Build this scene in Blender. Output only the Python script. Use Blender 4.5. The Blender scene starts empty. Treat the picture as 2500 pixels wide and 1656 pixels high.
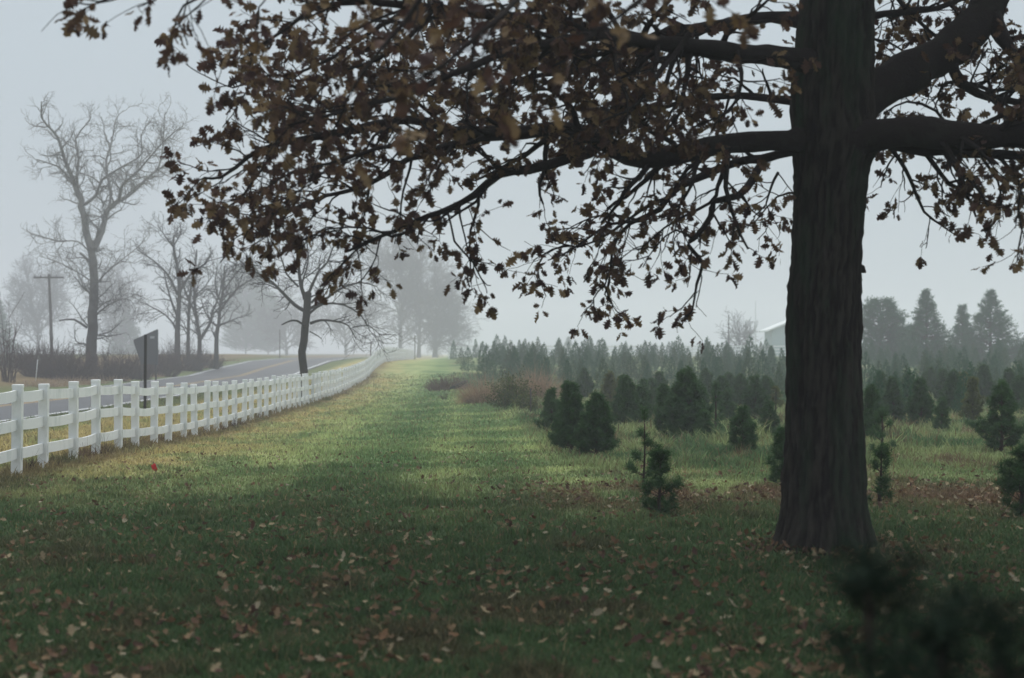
import bpy, math, random
import numpy as np
from mathutils import Vector

SC = bpy.context.scene
COL = SC.collection
F = 4400.0            # focal length in photo pixels (photo 2500 x 1656)
CX, HZ, CAMZ = 1250.0, 862.0, 1.6
R = math.radians

# ------------------------------------------------------------------ camera
cam_d = bpy.data.cameras.new("camera")
cam = bpy.data.objects.new("camera", cam_d); COL.objects.link(cam)
cam_d.sensor_width = 36.0
cam_d.lens = F / 2500 * 36
cam_d.clip_start = 0.1
cam_d.clip_end = 3000
cam.location = (0, 0, CAMZ)
cam.rotation_euler = (R(90) + math.atan((HZ - 828) / F), 0, 0)
cam_d.dof.use_dof = True
cam_d.dof.focus_distance = 25.0
cam_d.dof.aperture_fstop = 2.6
SC.camera = cam

# ------------------------------------------------------------------ sky, sun, exposure
SUN_EL, SUN_AZ = R(60), R(15)
w = bpy.data.worlds.new("World"); SC.world = w; w.use_nodes = True
nt = w.node_tree; nt.nodes.clear()
out = nt.nodes.new("ShaderNodeOutputWorld"); bg = nt.nodes.new("ShaderNodeBackground")
sky = nt.nodes.new("ShaderNodeTexSky"); sky.sky_type = 'NISHITA'; sky.sun_disc = False
sky.sun_elevation = SUN_EL; sky.sun_rotation = SUN_AZ; sky.dust_density = 4; sky.air_density = 1.2
hs = nt.nodes.new("ShaderNodeHueSaturation"); hs.inputs['Saturation'].default_value = 0.35
tc = nt.nodes.new("ShaderNodeTexCoord"); sx = nt.nodes.new("ShaderNodeSeparateXYZ")
ramp = nt.nodes.new("ShaderNodeValToRGB")
ramp.color_ramp.elements[0].position = 0.0; ramp.color_ramp.elements[0].color = (0.35, 0.415, 0.462, 1)
ramp.color_ramp.elements[1].position = 0.9; ramp.color_ramp.elements[1].color = (1.0, 1.05, 1.10, 1)
e = ramp.color_ramp.elements.new(0.25); e.color = (0.385, 0.455, 0.505, 1)
mul = nt.nodes.new("ShaderNodeVectorMath"); mul.operation = 'SCALE'; mul.inputs['Scale'].default_value = 10.0
mx = nt.nodes.new("ShaderNodeMix"); mx.data_type = 'RGBA'; mx.inputs['Factor'].default_value = 0.85
L = nt.links.new
L(tc.outputs['Generated'], sx.inputs[0]); L(sx.outputs['Z'], ramp.inputs['Fac'])
L(sky.outputs[0], hs.inputs['Color']); L(ramp.outputs[0], mul.inputs[0])
L(hs.outputs[0], mx.inputs['A']); L(mul.outputs[0], mx.inputs['B'])
L(mx.outputs['Result'], bg.inputs['Color']); bg.inputs['Strength'].default_value = 0.10
L(bg.outputs[0], out.inputs['Surface'])

sd = bpy.data.lights.new("sun", 'SUN'); sd.energy = 1.5; sd.angle = R(35); sd.color = (1.0, 0.97, 0.93)
sun = bpy.data.objects.new("sun", sd); COL.objects.link(sun)
sun.location = (0, 0, 40)
sdir = Vector((math.sin(SUN_AZ) * math.cos(SUN_EL), math.cos(SUN_AZ) * math.cos(SUN_EL), math.sin(SUN_EL)))
sun.rotation_euler = sdir.to_track_quat('Z', 'Y').to_euler()
vs = SC.view_settings
vs.view_transform = 'Standard'; vs.look = 'None'; vs.gamma = 1; vs.exposure = 0.35
cy = SC.cycles
cy.max_bounces = 6; cy.diffuse_bounces = 3; cy.glossy_bounces = 1; cy.transmission_bounces = 2
cy.volume_bounces = 3; cy.transparent_max_bounces = 8
cy.use_denoising = True
cy.use_adaptive_sampling = True; cy.adaptive_threshold = 0.015

# ------------------------------------------------------------------ helpers
def nrm(v):
    return v / (np.linalg.norm(v, axis=-1, keepdims=True) + 1e-9)

_perm = np.random.RandomState(5).rand(256, 256)
def vnoise(x, y):
    x = np.asarray(x, float); y = np.asarray(y, float)
    xi = np.floor(x).astype(int); yi = np.floor(y).astype(int)
    fx = x - xi; fy = y - yi
    fx = fx * fx * (3 - 2 * fx); fy = fy * fy * (3 - 2 * fy)
    g = lambda a, b: _perm[a & 255, b & 255]
    return (g(xi, yi) * (1 - fx) + g(xi + 1, yi) * fx) * (1 - fy) + (g(xi, yi + 1) * (1 - fx) + g(xi + 1, yi + 1) * fx) * fy
def fbm(x, y, o=4):
    s = 0; a = 0.5; t = 0
    for i in range(o):
        s = s + a * vnoise(x * 2 ** i + 17.3 * i, y * 2 ** i + 9.1 * i); t += a; a *= 0.55
    return s / t
def sstep(a, b, x):
    t = np.clip((np.asarray(x, float) - a) / (b - a), 0, 1); return t * t * (3 - 2 * t)

def fence_x(d): return -5.8 - 0.03 * d
def H(x, y):
    x = np.asarray(x, float); y = np.asarray(y, float)
    hf = np.interp(y, [0, 24, 30, 36, 44, 55, 65, 87, 102, 110, 117, 124, 132, 142, 169, 190, 240, 300, 640],
                   [0, 0, -.05, -.2, -.3, -.33, -.38, -.38, -.23, -.1, .06, .42, .67, .89, .9, .87, .78, .6, .6])
    hr = np.interp(y, [0, 24, 40, 60, 90, 115, 145, 176, 220, 300, 640], [0, 0, -.05, -.12, -.15, .2, .7, 1.12, 1.2, 1.0, .9])
    hl = np.interp(y, [0, 30, 60, 105, 135, 150, 175, 198, 230, 300, 640], [-.2, -.25, -.3, -.3, -.12, .28, .8, .95, 1.0, .6, .6])
    fx = x - fence_x(y)
    tr = sstep(1.5, 9, fx); tl = sstep(-1.0, -6.0, fx)
    h = hf * (1 - tr) * (1 - tl) + hr * tr + hl * tl
    h = h + sstep(-15.2, -22, fx) * 0.45
    h = h + 0.05 * (fbm(x * .3, y * .3, 2) - .5) * sstep(-6.2, -5.2, fx) + 0.05 * (fbm(x * .3, y * .3, 2) - .5) * sstep(-15, -17, fx)
    return h
def Hs(x, y): return float(H(x, y))
def P(px, py, d): return np.array([(px - CX) / F * d, d, CAMZ - (py - HZ) / F * d])
def ground_at(px, py):
    ds = np.geomspace(4, 260, 4000)
    xs = (px - CX) / F * ds; zs = CAMZ - (py - HZ) / F * ds
    m = zs <= H(xs, ds)
    d = ds[np.argmax(m)] if m.any() else 200.0
    x = (px - CX) / F * d
    return float(x), float(d), Hs(x, d)

class MB:
    """collects vertices, quads and triangles with a per-vertex random value and colour"""
    def __init__(s): s.v = []; s.q = []; s.t = []; s.r = []; s.c = []; s.n = 0
    def add(s, v, q=None, t=None, r=0.5, c=None):
        v = np.asarray(v, float).reshape(-1, 3)
        if q is not None and len(q): s.q.append(np.asarray(q, int) + s.n)
        if t is not None and len(t): s.t.append(np.asarray(t, int) + s.n)
        s.v.append(v)
        s.r.append(np.broadcast_to(np.asarray(r, float), (len(v),)))
        s.c.append(np.broadcast_to(np.asarray(c if c is not None else (1, 1, 1), float), (len(v), 3)))
        s.n += len(v)
    def tube(s, pts, rad, n=6, r=0.5, cap=True):
        pts = np.asarray(pts, float); k = len(pts); rad = np.broadcast_to(rad, (k,))
        tg = nrm(np.gradient(pts, axis=0))
        up = np.array([0.13, 0.21, 1.0]) if abs(tg[:, 2]).mean() < .8 else np.array([1.0, .2, .1])
        a = nrm(np.cross(tg, up)); b = np.cross(tg, a)
        th = np.arange(n) * 2 * math.pi / n
        ring = a[:, None, :] * np.cos(th)[None, :, None] + b[:, None, :] * np.sin(th)[None, :, None]
        v = (pts[:, None, :] + ring * np.asarray(rad)[:, None, None]).reshape(-1, 3)
        i = np.arange(k - 1)[:, None] * n; j = np.arange(n)[None, :]; j2 = (j + 1) % n
        q = np.stack([i + j, i + j2, i + n + j2, i + n + j], -1).reshape(-1, 4)
        t = None
        if cap:
            v = np.vstack([v, pts[-1] + tg[-1] * rad[-1] * .6, pts[0]]); m = (k - 1) * n
            jj = np.arange(n); j2 = (jj + 1) % n
            t = np.vstack([np.stack([m + jj, m + j2, np.full(n, k * n)], -1), np.stack([j2, jj, np.full(n, k * n + 1)], -1)])
        s.add(v, q, t, r)
    def box(s, c, sz, rz=0.0, r=0.5, tilt=None):
        c = np.asarray(c, float); h = np.asarray(sz, float) / 2
        g = np.array([[i, j, k] for i in (-1, 1) for j in (-1, 1) for k in (-1, 1)]) * h
        ca, sa = math.cos(rz), math.sin(rz)
        g = np.stack([g[:, 0] * ca - g[:, 1] * sa, g[:, 0] * sa + g[:, 1] * ca, g[:, 2]], -1) + c
        s.add(g, [[0, 1, 3, 2], [4, 6, 7, 5], [0, 4, 5, 1], [2, 3, 7, 6], [0, 2, 6, 4], [1, 5, 7, 3]], r=r)
    def build(s, name, mat, parent=None, smooth=True, origin=None, link=True):
        v = np.vstack(s.v).astype(np.float32)
        if origin is not None: v = v - np.asarray(origin, np.float32)
        q = np.vstack(s.q) if s.q else np.zeros((0, 4), int)
        t = np.vstack(s.t) if s.t else np.zeros((0, 3), int)
        me = bpy.data.meshes.new(name)
        me.vertices.add(len(v)); me.vertices.foreach_set('co', v.ravel())
        nl = q.size + t.size
        me.loops.add(nl); me.loops.foreach_set('vertex_index', np.concatenate([q.ravel(), t.ravel()]).astype(np.int32))
        me.polygons.add(len(q) + len(t))
        st = np.concatenate([np.arange(len(q)) * 4, q.size + np.arange(len(t)) * 3]).astype(np.int32)
        me.polygons.foreach_set('loop_start', st)
        me.update(calc_edges=True)
        me.polygons.foreach_set('use_smooth', np.full(len(q) + len(t), smooth))
        a = me.attributes.new('rnd', 'FLOAT', 'POINT'); a.data.foreach_set('value', np.concatenate(s.r).astype(np.float32))
        cc = np.vstack(s.c); cc = np.hstack([cc, np.ones((len(cc), 1))]).astype(np.float32)
        a = me.attributes.new('tint', 'FLOAT_COLOR', 'POINT'); a.data.foreach_set('color', cc.ravel())
        me.materials.append(mat)
        o = bpy.data.objects.new(name, me)
        if link: COL.objects.link(o)
        if parent is not None: o.parent = parent
        elif origin is not None: o.location = origin
        return o

def tag(o, label=None, cat=None, group=None, kind=None):
    if label: o['label'] = label
    if cat: o['category'] = cat
    if group: o['group'] = group
    if kind: o['kind'] = kind
    return o
def empty(name, loc, label, cat, group=None):
    o = bpy.data.objects.new(name, None); COL.objects.link(o); o.location = loc
    o.empty_display_size = .2
    return tag(o, label, cat, group)

def catmull(pts, step=0.5, n=None):
    p = np.asarray(pts, float)
    p = np.vstack([2 * p[0] - p[1], p, 2 * p[-1] - p[-2]])
    o = []
    for i in range(1, len(p) - 2):
        L_ = np.linalg.norm(p[i + 1][:3] - p[i][:3]); k = n or max(2, int(L_ / step))
        t = np.linspace(0, 1, k, endpoint=False)[:, None]
        o.append(.5 * ((2 * p[i]) + (-p[i - 1] + p[i + 1]) * t + (2 * p[i - 1] - 5 * p[i] + 4 * p[i + 1] - p[i + 2]) * t ** 2 + (-p[i - 1] + 3 * p[i] - 3 * p[i + 1] + p[i + 2]) * t ** 3))
    o.append(p[-2][None])
    return np.vstack(o)

# ------------------------------------------------------------------ materials
def mat(name, color=(.5, .5, .5), rough=.9, spec=.2, tint=False, var=0.0, noise=None, bump=None, transl=0.0, mix2=None):
    """noise=(scale xyz, colour2, lo, hi); bump=(scale xyz, strength, dist); mix2 = colour mixed in by the rnd attribute"""
    m = bpy.data.materials.new(name); m.use_nodes = True; n = m.node_tree; n.nodes.clear(); N = n.nodes.new; K = n.links.new
    o = N("ShaderNodeOutputMaterial"); b = N("ShaderNodeBsdfPrincipled")
    b.inputs['Roughness'].default_value = rough; b.inputs['Specular IOR Level'].default_value = spec
    col = None
    rg = N("ShaderNodeRGB"); rg.outputs[0].default_value = (*color, 1); col = rg.outputs[0]
    if tint:
        at = N("ShaderNodeAttribute"); at.attribute_name = 'tint'; col = at.outputs['Color']
    if mix2 is not None:
        at = N("ShaderNodeAttribute"); at.attribute_name = 'rnd'
        mm = N("ShaderNodeMix"); mm.data_type = 'RGBA'; K(at.outputs['Fac'], mm.inputs['Factor']); K(col, mm.inputs['A'])
        mm.inputs['B'].default_value = (*mix2, 1); col = mm.outputs['Result']
    tcn = None
    def coord(scale):
        g = N("ShaderNodeTexCoord"); mp = N("ShaderNodeMapping"); mp.inputs['Scale'].default_value = scale
        K(g.outputs['Object'], mp.inputs['Vector']); return mp.outputs[0]
    if noise:
        sc, c2, lo, hi = noise
        ns = N("ShaderNodeTexNoise"); ns.inputs['Scale'].default_value = 1; ns.inputs['Detail'].default_value = 6
        ns.inputs['Roughness'].default_value = .65
        K(coord(sc), ns.inputs['Vector'])
        mr = N("ShaderNodeMapRange"); mr.inputs['From Min'].default_value = lo; mr.inputs['From Max'].default_value = hi
        K(ns.outputs['Fac'], mr.inputs['Value'])
        mm = N("ShaderNodeMix"); mm.data_type = 'RGBA'; K(mr.outputs[0], mm.inputs['Factor']); K(col, mm.inputs['A'])
        mm.inputs['B'].default_value = (*c2, 1); col = mm.outputs['Result']
    if var:
        at = N("ShaderNodeAttribute"); at.attribute_name = 'rnd'
        mr = N("ShaderNodeMapRange"); mr.inputs['To Min'].default_value = 1 - var; mr.inputs['To Max'].default_value = 1 + var
        K(at.outputs['Fac'], mr.inputs['Value'])
        vm = N("ShaderNodeVectorMath"); vm.operation = 'SCALE'; K(col, vm.inputs[0]); K(mr.outputs[0], vm.inputs['Scale']); col = vm.outputs[0]
    K(col, b.inputs['Base Color'])
    if bump:
        sc, st, dist = bump
        ns = N("ShaderNodeTexNoise"); ns.inputs['Scale'].default_value = 1; ns.inputs['Detail'].default_value = 7
        ns.inputs['Roughness'].default_value = .7
        K(coord(sc), ns.inputs['Vector'])
        bp = N("ShaderNodeBump"); bp.inputs['Strength'].default_value = st; bp.inputs['Distance'].default_value = dist
        K(ns.outputs['Fac'], bp.inputs['Height']); K(bp.outputs[0], b.inputs['Normal'])
    if transl:
        tr = N("ShaderNodeBsdfTranslucent"); K(col, tr.inputs['Color'])
        ms = N("ShaderNodeMixShader"); ms.inputs[0].default_value = transl
        K(b.outputs[0], ms.inputs[1]); K(tr.outputs[0], ms.inputs[2]); K(ms.outputs[0], o.inputs['Surface'])
    else:
        K(b.outputs[0], o.inputs['Surface'])
    return m

M = dict(
    ground=mat('turf_soil', tint=True, noise=((9, 9, 9), (.03, .035, .015), .5, .95), rough=1, spec=.05, bump=((14, 14, 14), .6, .05)),
    blade=mat('grass_blade', tint=True, var=.35, rough=.8, spec=.15, transl=.3),
    leaf_dry=mat('oak_leaf', tint=True, var=.25, rough=.7, spec=.2, transl=.3, noise=((25, 25, 25), (.02, .014, .01), .5, .9)),
    fallen=mat('fallen_leaf', tint=True, var=.3, rough=.8, spec=.2, transl=.15),
    bark=mat('oak_bark', (.016, .013, .012), rough=.95, spec=.12, mix2=(.050, .043, .036), noise=((3.5, 3.5, .8), (.026, .046, .026), .48, .7), bump=((45, 45, 9), 1.0, .03)),
    limb=mat('oak_limb_bark', (.024, .019, .018), rough=.95, spec=.12, noise=((5, 5, 5), (.035, .034, .028), .5, .8), bump=((40, 40, 40), .8, .02)),
    bark_dark=mat('dark_bark', (.028, .025, .023), rough=.95, spec=.1, noise=((3, 3, 1), (.05, .046, .04), .5, .8)),
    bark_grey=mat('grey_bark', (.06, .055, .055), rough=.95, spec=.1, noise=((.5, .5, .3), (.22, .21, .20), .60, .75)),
    asphalt=mat('asphalt', (.045, .048, .055), rough=.62, spec=.3, noise=((.5, .12, .5), (.062, .066, .074), .4, .7), bump=((60, 60, 60), .2, .01)),
    yellow=mat('yellow_paint', (.36, .24, .08), rough=.6, noise=((2, 1, 1), (.3, .2, .08), .5, .9)),
    white_line=mat('white_road_paint', (.6, .62, .63), rough=.6, noise=((2, 1, 1), (.4, .4, .4), .5, .9)),
    vinyl=mat('white_vinyl', (.76, .78, .78), rough=.45, spec=.4, noise=((3.5, 3.5, 1.6), (.50, .55, .54), .50, .85)),
    post_black=mat('black_paint', (.012, .011, .011), rough=.6, spec=.3, noise=((6, 6, 2), (.05, .02, .015), .6, .85)),
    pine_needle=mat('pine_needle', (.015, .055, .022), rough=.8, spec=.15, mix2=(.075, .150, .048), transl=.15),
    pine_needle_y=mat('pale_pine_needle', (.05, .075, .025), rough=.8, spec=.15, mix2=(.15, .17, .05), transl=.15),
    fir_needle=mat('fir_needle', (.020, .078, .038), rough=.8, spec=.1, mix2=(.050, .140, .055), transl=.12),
    pine_needle_dark=mat('dark_pine_needle', (.007, .016, .011), rough=.85, spec=.1, mix2=(.018, .034, .020)),
    pine_bark=mat('pine_bark', (.05, .035, .03), rough=.95, spec=.1),
    bush_brown=mat('dry_bush_twig', (.10, .062, .052), rough=1, spec=.05, mix2=(.15, .095, .07)),
    bush_dark=mat('bare_bush_twig', (.042, .028, .028), rough=1, spec=.05, mix2=(.085, .052, .048)),
    rust_grass=mat('rust_grass', (.20, .13, .09), rough=.9, spec=.1, mix2=(.42, .31, .21), transl=.25),
    straw=mat('straw', (.26, .19, .09), rough=.9, spec=.1, mix2=(.40, .31, .17), transl=.25),
    bush_green=mat('shrub_leaf', (.035, .062, .02), rough=.8, spec=.15, mix2=(.11, .12, .035), transl=.25),
    flag_red=mat('red_flag', (.55, .03, .035), rough=.6, transl=.2),
    wire=mat('wire', (.3, .3, .28), rough=.5),
    wood_pole=mat('weathered_wood', (.07, .06, .055), rough=.95, spec=.1, noise=((6, 6, 1), (.11, .1, .09), .5, .8)),
    sign_back=mat('grey_sign_back', (.050, .052, .06), rough=.6, spec=.3),
    sign_patch=mat('pale_sticker', (.3, .31, .33), rough=.6),
    wall_white=mat('pale_siding', (.32, .42, .42), rough=.8, bump=((.2, .2, 30), .4, .02)),
    roof_white=mat('white_metal_roof', (.75, .78, .76), rough=.5),
    glass=mat('dark_window', (.05, .06, .07), rough=.15, spec=.5),
    pole_white=mat('white_pole', (.75, .77, .78), rough=.4),
)

def hv_mat(name, low, high, z0, z1, fleck):
    """sycamore bark: dark scaly bark low on the stem, white smooth bark higher up"""
    m = mat(name, low, rough=.9, spec=.1); n = m.node_tree; N = n.nodes.new; K = n.links.new
    b = [x for x in n.nodes if x.type == 'BSDF_PRINCIPLED'][0]
    g = N("ShaderNodeTexCoord"); s = N("ShaderNodeSeparateXYZ"); K(g.outputs['Object'], s.inputs[0])
    ns = N("ShaderNodeTexNoise"); ns.inputs['Scale'].default_value = 1.3; ns.inputs['Detail'].default_value = 5; K(g.outputs['Object'], ns.inputs['Vector'])
    ad = N("ShaderNodeMath"); ad.operation = 'MULTIPLY_ADD'; K(ns.outputs['Fac'], ad.inputs[0]); ad.inputs[1].default_value = fleck; K(s.outputs['Z'], ad.inputs[2])
    mr = N("ShaderNodeMapRange"); mr.inputs['From Min'].default_value = z0 + fleck / 2; mr.inputs['From Max'].default_value = z1 + fleck / 2; K(ad.outputs[0], mr.inputs['Value'])
    mm = N("ShaderNodeMix"); mm.data_type = 'RGBA'; K(mr.outputs[0], mm.inputs['Factor']); mm.inputs['A'].default_value = (*low, 1); mm.inputs['B'].default_value = (*high, 1)
    K(mm.outputs['Result'], b.inputs['Base Color']); return m
M['sycamore'] = hv_mat('sycamore_bark', (.040, .032, .032), (.24, .235, .22), 3.5, 9.5, 8.0)

# ------------------------------------------------------------------ ground colour (mown green, straw, leaf litter, with the oak's shade painted in nearby)
def mown_edge(y): return np.interp(y, [0, 20, 27, 50, 75, 165, 300], [3.5, 1.6, .55, -.1, -2.4, -6.0, -9])
def ground_col(x, y):
    x = np.asarray(x, float); y = np.asarray(y, float)
    fx = x - fence_x(y)
    n1 = fbm(x * .45, y * .22); n2 = fbm(x * 1.7 + 40, y * .8 + 3); n3 = fbm(x * .35 + 11, y * .9 + 70); n4 = fbm(x * 5, y * 3 + 9, 3)
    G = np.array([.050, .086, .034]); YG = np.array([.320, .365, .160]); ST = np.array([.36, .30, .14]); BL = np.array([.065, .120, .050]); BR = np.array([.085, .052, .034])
    c = np.ones(x.shape + (3,)) * G * (1 + .95 * sstep(17, 32, y))[..., None]  # oak shade put into the green: dark nearby, brightened in the open
    def mix(c, k, a): a = np.clip(a, 0, 1)[..., None]; return c * (1 - a) + k * a
    # lighter yellow-green mown lane on the right with faint cross bands, dark green lane in the middle
    c = mix(c, YG, (.30 + .75 * sstep(.42, .60, n3)) * (.62 + .38 * np.sin(fx * 3.6 + n1)) * sstep(4.5, 6.3, fx + 1.4 * (n1 - .5)) * sstep(15, 25, y) * .95)
    c = mix(c, YG, (.25 + .65 * sstep(.36, .56, n2)) * sstep(4.8, 2.8, fx) * sstep(16, 28, y))
    c = mix(c, YG, .45 * sstep(.5, .62, n3) * sstep(20, 40, y))
    c = mix(c, ST, (.35 + .9 * sstep(.38, .62, n2)) * sstep(3.4, 1.0, fx + (n1 - .5) * 2) * sstep(17, 28, y) * .8)  # straw held back nearby to keep the painted oak shade dark
    c = mix(c, ST, .8 * sstep(.45, .6, n1) * sstep(1.5, -1, fx) )
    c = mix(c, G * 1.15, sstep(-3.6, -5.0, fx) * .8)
    c = mix(c, BR, sstep(.52, .68, n2) * .55 * sstep(24, 10, y))
    c = mix(c, BR * .8, sstep(.9, .2, abs(fx)) * .6)
    # unmown field to the right
    r = sstep(-.3, .5, x - mown_edge(y)) * sstep(22.5, 25.5, y + 2 * (n1 - .5))
    f = mix(np.ones(x.shape + (3,)) * BL, YG * .75, sstep(.42, .62, n1) * .75); f = mix(f, BR * 1.4, sstep(.56, .7, n2) * .8)
    c = c * (1 - r[..., None]) + f * r[..., None]
    # band of brown litter along the field edge
    lb = np.exp(-((y - 20.0 - 2.5 * (n1 - .5)) / 1.8) ** 2) * sstep(-.4, 1.6, x) * sstep(.36, .55, n2)
    c = mix(c, BR * 1.5, lb * .9)
    # left verge beyond the road
    lv = sstep(-15.2, -17.5, fx); c = mix(c, np.array([.10, .105, .045]), lv * .8); c = mix(c, np.array([.17, .11, .06]), lv * sstep(-17, -19, fx) * sstep(-34, -27, fx) * (.4 + n2 * .6)); c = mix(c, np.array([.055, .07, .035]), lv * sstep(-27, -36, fx) * .8)
    return c * (0.8 + .4 * n4)[..., None]

# ------------------------------------------------------------------ setting: terrain and road
def grid(xs_fn, ys, us):
    Y, U = np.meshgrid(ys, us, indexing='ij'); return xs_fn(Y, U), Y
ys = np.concatenate([np.linspace(-50, 4, 14), np.geomspace(4.3, 1440, 450)])
us = np.linspace(-1, 1, 281)
X, Y = grid(lambda Y, U: np.sign(U) * np.abs(U) ** 1.35 * np.clip(12 + .9 * np.clip(Y, 0, None), 0, 830), ys, us)
Z = H(X, Y)
FX = X - fence_x(Y)
inroad = sstep(-6.0, -6.8, FX) * sstep(-15.2, -14.4, FX)
Z = Z - inroad * .08
g = MB(); ny, nx = X.shape
idx = np.arange(ny * nx).reshape(ny, nx)
q = np.stack([idx[:-1, :-1], idx[:-1, 1:], idx[1:, 1:], idx[1:, :-1]], -1).reshape(-1, 4)
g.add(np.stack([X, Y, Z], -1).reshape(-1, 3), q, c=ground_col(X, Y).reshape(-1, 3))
tag(g.build('ground', M['ground']), 'grassy ground with mown lane and rough field', kind='structure')

def strip(name, off0, off1, lift, m, y0=-45, y1=300, label=None, dash=None):
    yy = np.concatenate([np.linspace(y0, 50, 30), np.linspace(52, y1, 160)])
    b = MB(); n = 9
    tt = np.linspace(0, 1, n)
    X = fence_x(yy)[:, None] + off0 + (off1 - off0) * tt[None]
    Yy = np.repeat(yy[:, None], n, 1)
    Z = H(X * 0 + fence_x(yy)[:, None] - 10.0, Yy) + lift
    i = np.arange(len(yy) * n).reshape(len(yy), n)
    q = np.stack([i[:-1, :-1], i[:-1, 1:], i[1:, 1:], i[1:, :-1]], -1).reshape(-1, 4)
    b.add(np.stack([X, Yy, Z], -1).reshape(-1, 3), q)
    return tag(b.build(name, m), label, kind='structure')
strip('road', -14.6, -6.35, .02, M['asphalt'], label='grey two-lane road curving over the rise')
strip('road_marking', -10.62, -10.50, .024, M['yellow'], label='yellow centre line on the road')
strip('road_marking', -10.34, -10.22, .024, M['yellow'], label='second yellow centre line on the road')
strip('road_marking', -6.78, -6.62, .024, M['white_line'], label='white edge line on the near side of the road')
strip('road_marking', -14.35, -14.2, .024, M['white_line'], label='white edge line on the far side of the road')

# ------------------------------------------------------------------ grass blades
rs = np.random.RandomState(3)
def blades():
    N = 700000
    d = np.exp(rs.uniform(math.log(4.6), math.log(120), N))
    x = rs.uniform(-.37, .37, N) * d
    fx = x - fence_x(d)
    keep = (fx > -6.25)
    x = x[keep]; d = d[keep]; N = len(d)
    fx = x - fence_x(d)
    field = sstep(-.2, .4, x - mown_edge(d)) * sstep(23.5, 26, d)
    nearf = np.exp(-(fx / .35) ** 2)
    vergeh = sstep(-.5, -2, fx)
    tuft = sstep(.5, .7, fbm(x * 1.2, d * 1.2))
    h = (.035 + .03 * rs.rand(N)) * (.75 + .8 * sstep(.5, .72, fbm(x * 3.1 + 8, d * 3.1)) + .9 * sstep(.62, .75, fbm(x * .9 + 31, d * .9))) * (1 + 1.6 * field * (.5 + tuft) + 1.2 * nearf * rs.rand(N) + 1.6 * np.exp(-((np.hypot(x - 2.545, d - 14.6) - .45) / .16) ** 2) * rs.rand(N) + .5 * vergeh) * np.where(d > 30, 1.15, 1)
    wd = (.0010 + .00030 * d) * (.7 + .6 * rs.rand(N))
    az = rs.uniform(0, 2 * math.pi, N)
    lean = (h * rs.uniform(.1, 1.1, N))[:, None] * np.stack([np.cos(az), np.sin(az)], -1)
    a2 = rs.uniform(0, math.pi, N); sd = np.stack([np.cos(a2), np.sin(a2)], -1) * wd[:, None]
    z = H(x, d) - .004
    p = np.stack([x, d], -1)
    v = np.zeros((N, 5, 3))
    v[:, 0, :2] = p - sd; v[:, 1, :2] = p + sd; v[:, 2, :2] = p + lean * .35 - sd * .7; v[:, 3, :2] = p + lean * .35 + sd * .7; v[:, 4, :2] = p + lean
    v[:, 0, 2] = z; v[:, 1, 2] = z; v[:, 2, 2] = z + h * .6; v[:, 3, 2] = z + h * .6; v[:, 4, 2] = z + h * .95
    b = np.arange(N)[:, None] * 5
    q = b + np.array([[0, 1, 3, 2]]); t = b + np.array([[2, 3, 4]])
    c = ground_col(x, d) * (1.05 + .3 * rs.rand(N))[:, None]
    dry = rs.rand(N) < .10
    c[dry] = np.array([.20, .16, .085]) * (.6 + .6 * rs.rand(dry.sum()))[:, None]
    m = MB(); m.add(v.reshape(-1, 3), q, t, r=np.repeat(rs.rand(N), 5), c=np.repeat(c, 5, 0))
    tag(m.build('grass', M['blade'], smooth=False), 'short green and straw coloured grass on the ground', 'grass', kind='stuff')
blades()

# ------------------------------------------------------------------ leaves
LT = np.array([0, .08, .20, .30, .38, .50, .57, .69, .76, .89, 1.0])
LW = np.array([0, .015, .08, .27, .12, .40, .17, .42, .17, .20, .0])
def leaf_batch(mb, pos, axis, nor, size, rnd, col, curl, fold):
    """lobed oak leaves: pos, axis, nor (N,3)"""
    N = len(pos); axis = nrm(axis); side = nrm(np.cross(nor, axis)); nor = np.cross(axis, side)
    k = len(LT)
    def at(t, wv):
        z = curl[:, None] * (t ** 2)[None] + fold[:, None] * np.abs(wv)[None] + .05 * np.sin(t * 9)[None]
        return (pos[:, None] + size[:, None, None] * (axis[:, None] * t[None, :, None] + side[:, None] * wv[None, :, None] * 1.0 + nor[:, None] * z[:, :, None]))
    Lw = at(LT - .04 * (LW > .14), LW); Rw = at(LT + .02 * (LW > .14), -LW * .95); Md = at(LT, LT * 0)
    v = np.concatenate([Md, Lw, Rw], 1)
    i = np.arange(k - 1)
    q1 = np.stack([i, i + 1, k + i + 1, k + i], -1); q2 = np.stack([i + 1, i, 2 * k + i, 2 * k + i + 1], -1)
    q = (np.arange(N)[:, None, None] * (3 * k) + np.vstack([q1, q2])[None]).reshape(-1, 4)
    mb.add(v.reshape(-1, 3), q, r=np.repeat(rnd, 3 * k), c=np.repeat(col, 3 * k, 0))

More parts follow.
